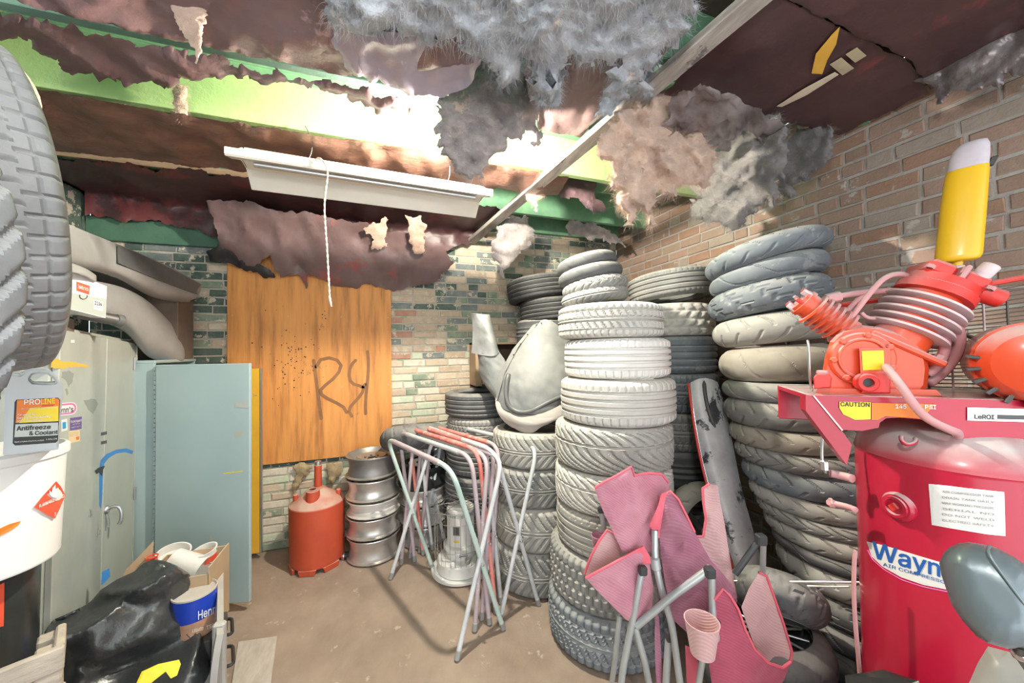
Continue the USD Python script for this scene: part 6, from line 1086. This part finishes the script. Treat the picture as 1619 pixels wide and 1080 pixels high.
cloth(k2, 'backrest_wing', [(1111, 772), (1122, 765), (1135, 768), (1138, 790), (1146, 830), (1152, 870), (1158, 905), (1166, 946), (1150, 930), (1125, 893), (1100, 866), (1094, 849), (1112, 848), (1116, 820), (1112, 795)], dmap(1.50, -.03, 0, 1130, 850, .03, 50), 'mesh_light', 11, .012, [(1094, 849), (1112, 848), (1116, 820), (1112, 795), (1111, 772), (1122, 765)])
cloth(k2, 'pocket', [(1200, 905), (1212, 911), (1226, 950), (1240, 990), (1252, 1030), (1250, 1046), (1236, 1054), (1212, 1046), (1192, 1020), (1180, 985), (1172, 960), (1184, 930)], dmap(1.38, .03, 0, 1210, 980, -.03, 50), 'mesh_light', 12, .012, [(1200, 905), (1212, 911), (1226, 950), (1240, 990), (1252, 1030), (1250, 1046), (1236, 1054)], 'pale inside of the drooping pocket')
cloth(k2, 'seat', [(1130, 948), (1143, 931), (1154, 942), (1167, 963), (1178, 995), (1192, 1025), (1214, 1048), (1237, 1056), (1250, 1048), (1240, 1075), (1222, 1100), (1170, 1105), (1125, 1080), (1116, 1015)], dmap(1.31, .02, 0, 1180, 1020, .04, 70), 'mesh_deep', 13, .014, [(1130, 948), (1143, 931), (1154, 942), (1167, 963), (1178, 995), (1192, 1025), (1214, 1048), (1237, 1056), (1250, 1047)], 'deep pink drooping seat')
cloth(k2, 'strap', [(1083, 1020), (1097, 1026), (1108, 1060), (1112, 1100), (1096, 1130), (1086, 1085)], dmap(1.40), 'piping_red', 14, .008)
strut(k2, [(1006, 990, 1.36), (1060, 945, 1.33), (1124, 898, 1.30)], .0135); joint(k2, 1122, 905, 1.29, .034); strut(k2, [(1125, 902, 1.29), (1126, 950, 1.29), (1127, 985, 1.28), (1146, 1060, 1.29), foot(1172, 1230)], .0125); joint(k2, 1131, 986, 1.275, .03)
k2.part('cup_holder', join(lathe([(.036, -.068), (.038, -.070), (.054, .036), (.056, .040), (.052, .040), (.050, .034), (.034, -.066)], 36, at(1110, 1000, 1.22)), lathe([(1e-5, -.066), (.036, -.066)], 36, at(1110, 1000, 1.22))), 'mesh_light', smooth=30)
strut(k2, [(1115, 1022, 1.30), (1106, 1070, 1.32), foot(1090, 1205)], .011); strut(k2, [(1058, 1000, 1.42), (1054, 1060, 1.42), foot(1048, 1180)], .014); joint(k2, 1060, 1005, 1.405, .036)
strut(k2, [(1162, 908, 1.42), (1182, 880, 1.42), (1206, 846, 1.42)], .012, 'joint_black', 'arm_sleeve'); joint(k2, 1203, 853, 1.40, .036); strut(k2, [(1207, 858, 1.44), (1206, 905, 1.48), (1198, 1000, 1.50), foot(1190, 1160)], .0105); strut(k2, [(1137, 1056, 1.42), foot(1134, 1175)], .0105)

# ------------------------------------------------------------------ scooter whose mirror reaches into the bottom right corner
mat('mirror_shell', (.20, .245, .27), (.16, .20, .225), sc=5, rough=.35, coat=.25, metal=.3); mat('fairing_grey', (.42, .41, .40), (.36, .355, .35), sc=6, rough=.4, dust=.3)
ms = Thing('motor_scooter', 'grey motor scooter mirror and fairing cut off by the bottom right corner', 'motor scooter', on(1720, 1500, 2, 0)*A_([1, 1, 0]))
mf = unit(EYE-at(1560, 940, .62))
mm = lambda x, y: onP(x, y, at(1560, 940, .62), mf)
ml = [(1485, 890), (1492, 874), (1503, 864), (1515, 859), (1532, 857), (1555, 861), (1576, 866), (1602, 880), (1622, 894), (1645, 918), (1660, 955), (1662, 990), (1645, 1015), (1622, 1025), (1592, 1026), (1562, 1017), (1544, 1006), (1522, 982), (1504, 955), (1488, 908)]
mp_ = ms.part('mirror', outline3(ml, mm, .062, g=4, D=52, amp=0, back=.2, flatn=mf), 'mirror_shell', smooth=True, label='grey mirror shell')
mtop = lambda x, y, k: mm(x, y)+mf*k
ms.part('mirror_ridge', tube(curve([mtop(1566, 866, .034), mtop(1564, 880, .050), mtop(1580, 905, .052), mtop(1602, 935, .052), mtop(1625, 965, .046)], 30), .0022, 8), 'mirror_shell', mp_, smooth=True); ms.part('mirror_rim', tube(curve([mtop(*p, .018) for p in ((1498, 876), (1497, 900), (1506, 935), (1522, 966), (1544, 992), (1566, 1006))], 30), .0016, 8), 'chrome', mp_, smooth=True)
ms.part('mirror_stem', tube([mtop(1612, 1018, .01), at(1612, 1034, .60), at(1640, 1075, .62), at(1700, 1180, .66)], .008, 12), 'bin_black', smooth=True); ms.part('ball_joint', lathe([(1e-5, -.012), (.009, -.008), (.012, 0), (.009, .008), (1e-5, .012)], 24, at(1614, 1034, .595)), 'chrome', smooth=True)
ms.part('fairing', outline3([(1518, 1120), (1532, 1080), (1546, 1048), (1562, 1022), (1600, 1032), (1660, 1046), (1720, 1080), (1740, 1200), (1700, 1500), (1560, 1500), (1520, 1300)], lambda x, y: onP(x, y, at(1600, 1080, .72), mf), .09, g=10, D=70, amp=0, back=.6, flatn=mf), 'fairing_grey', smooth=True)
wc_ = on(1720, 1500, 2, 0)*A_([1, 1, 0])
ms.part('body_column', hull([at(1600, 1300, .78), at(1700, 1300, .74), at(1600, 1480, .80), at(1700, 1480, .76), at(1650, 1300, .86), at(1650, 1480, .86), wc_+A_([.1, .06, .2]), wc_+A_([-.05, .1, .2])]), 'fairing_grey')
tr_, sd_ = tire_parts(.21, .11, .13, pat_scooter, 120, 17, True, .005); ex, ey, ez = basis((.7, .7, 0))
for q in [tr_]+sd_: ms.part('front_tire', put(q, wc_+A_([.02, .06, .21]), ex, ey, ez), 'rubber_black', smooth=40)
ms.part('front_hub', cyl(wc_+A_([-.03, .01, .21]), wc_+A_([.07, .11, .21]), .13, 24), 'bumper_grey', smooth=30)
ms.part('footboard', hull([at(x, y, d) for x, y, d in ((1336, 1068, 1.12), (1396, 1059, 1.10), (1452, 1076, 1.0), (1470, 1120, .95), (1340, 1120, 1.05), (1500, 1200, .95), (1350, 1080, 1.3))]), 'bin_black', label='black footboard edge')
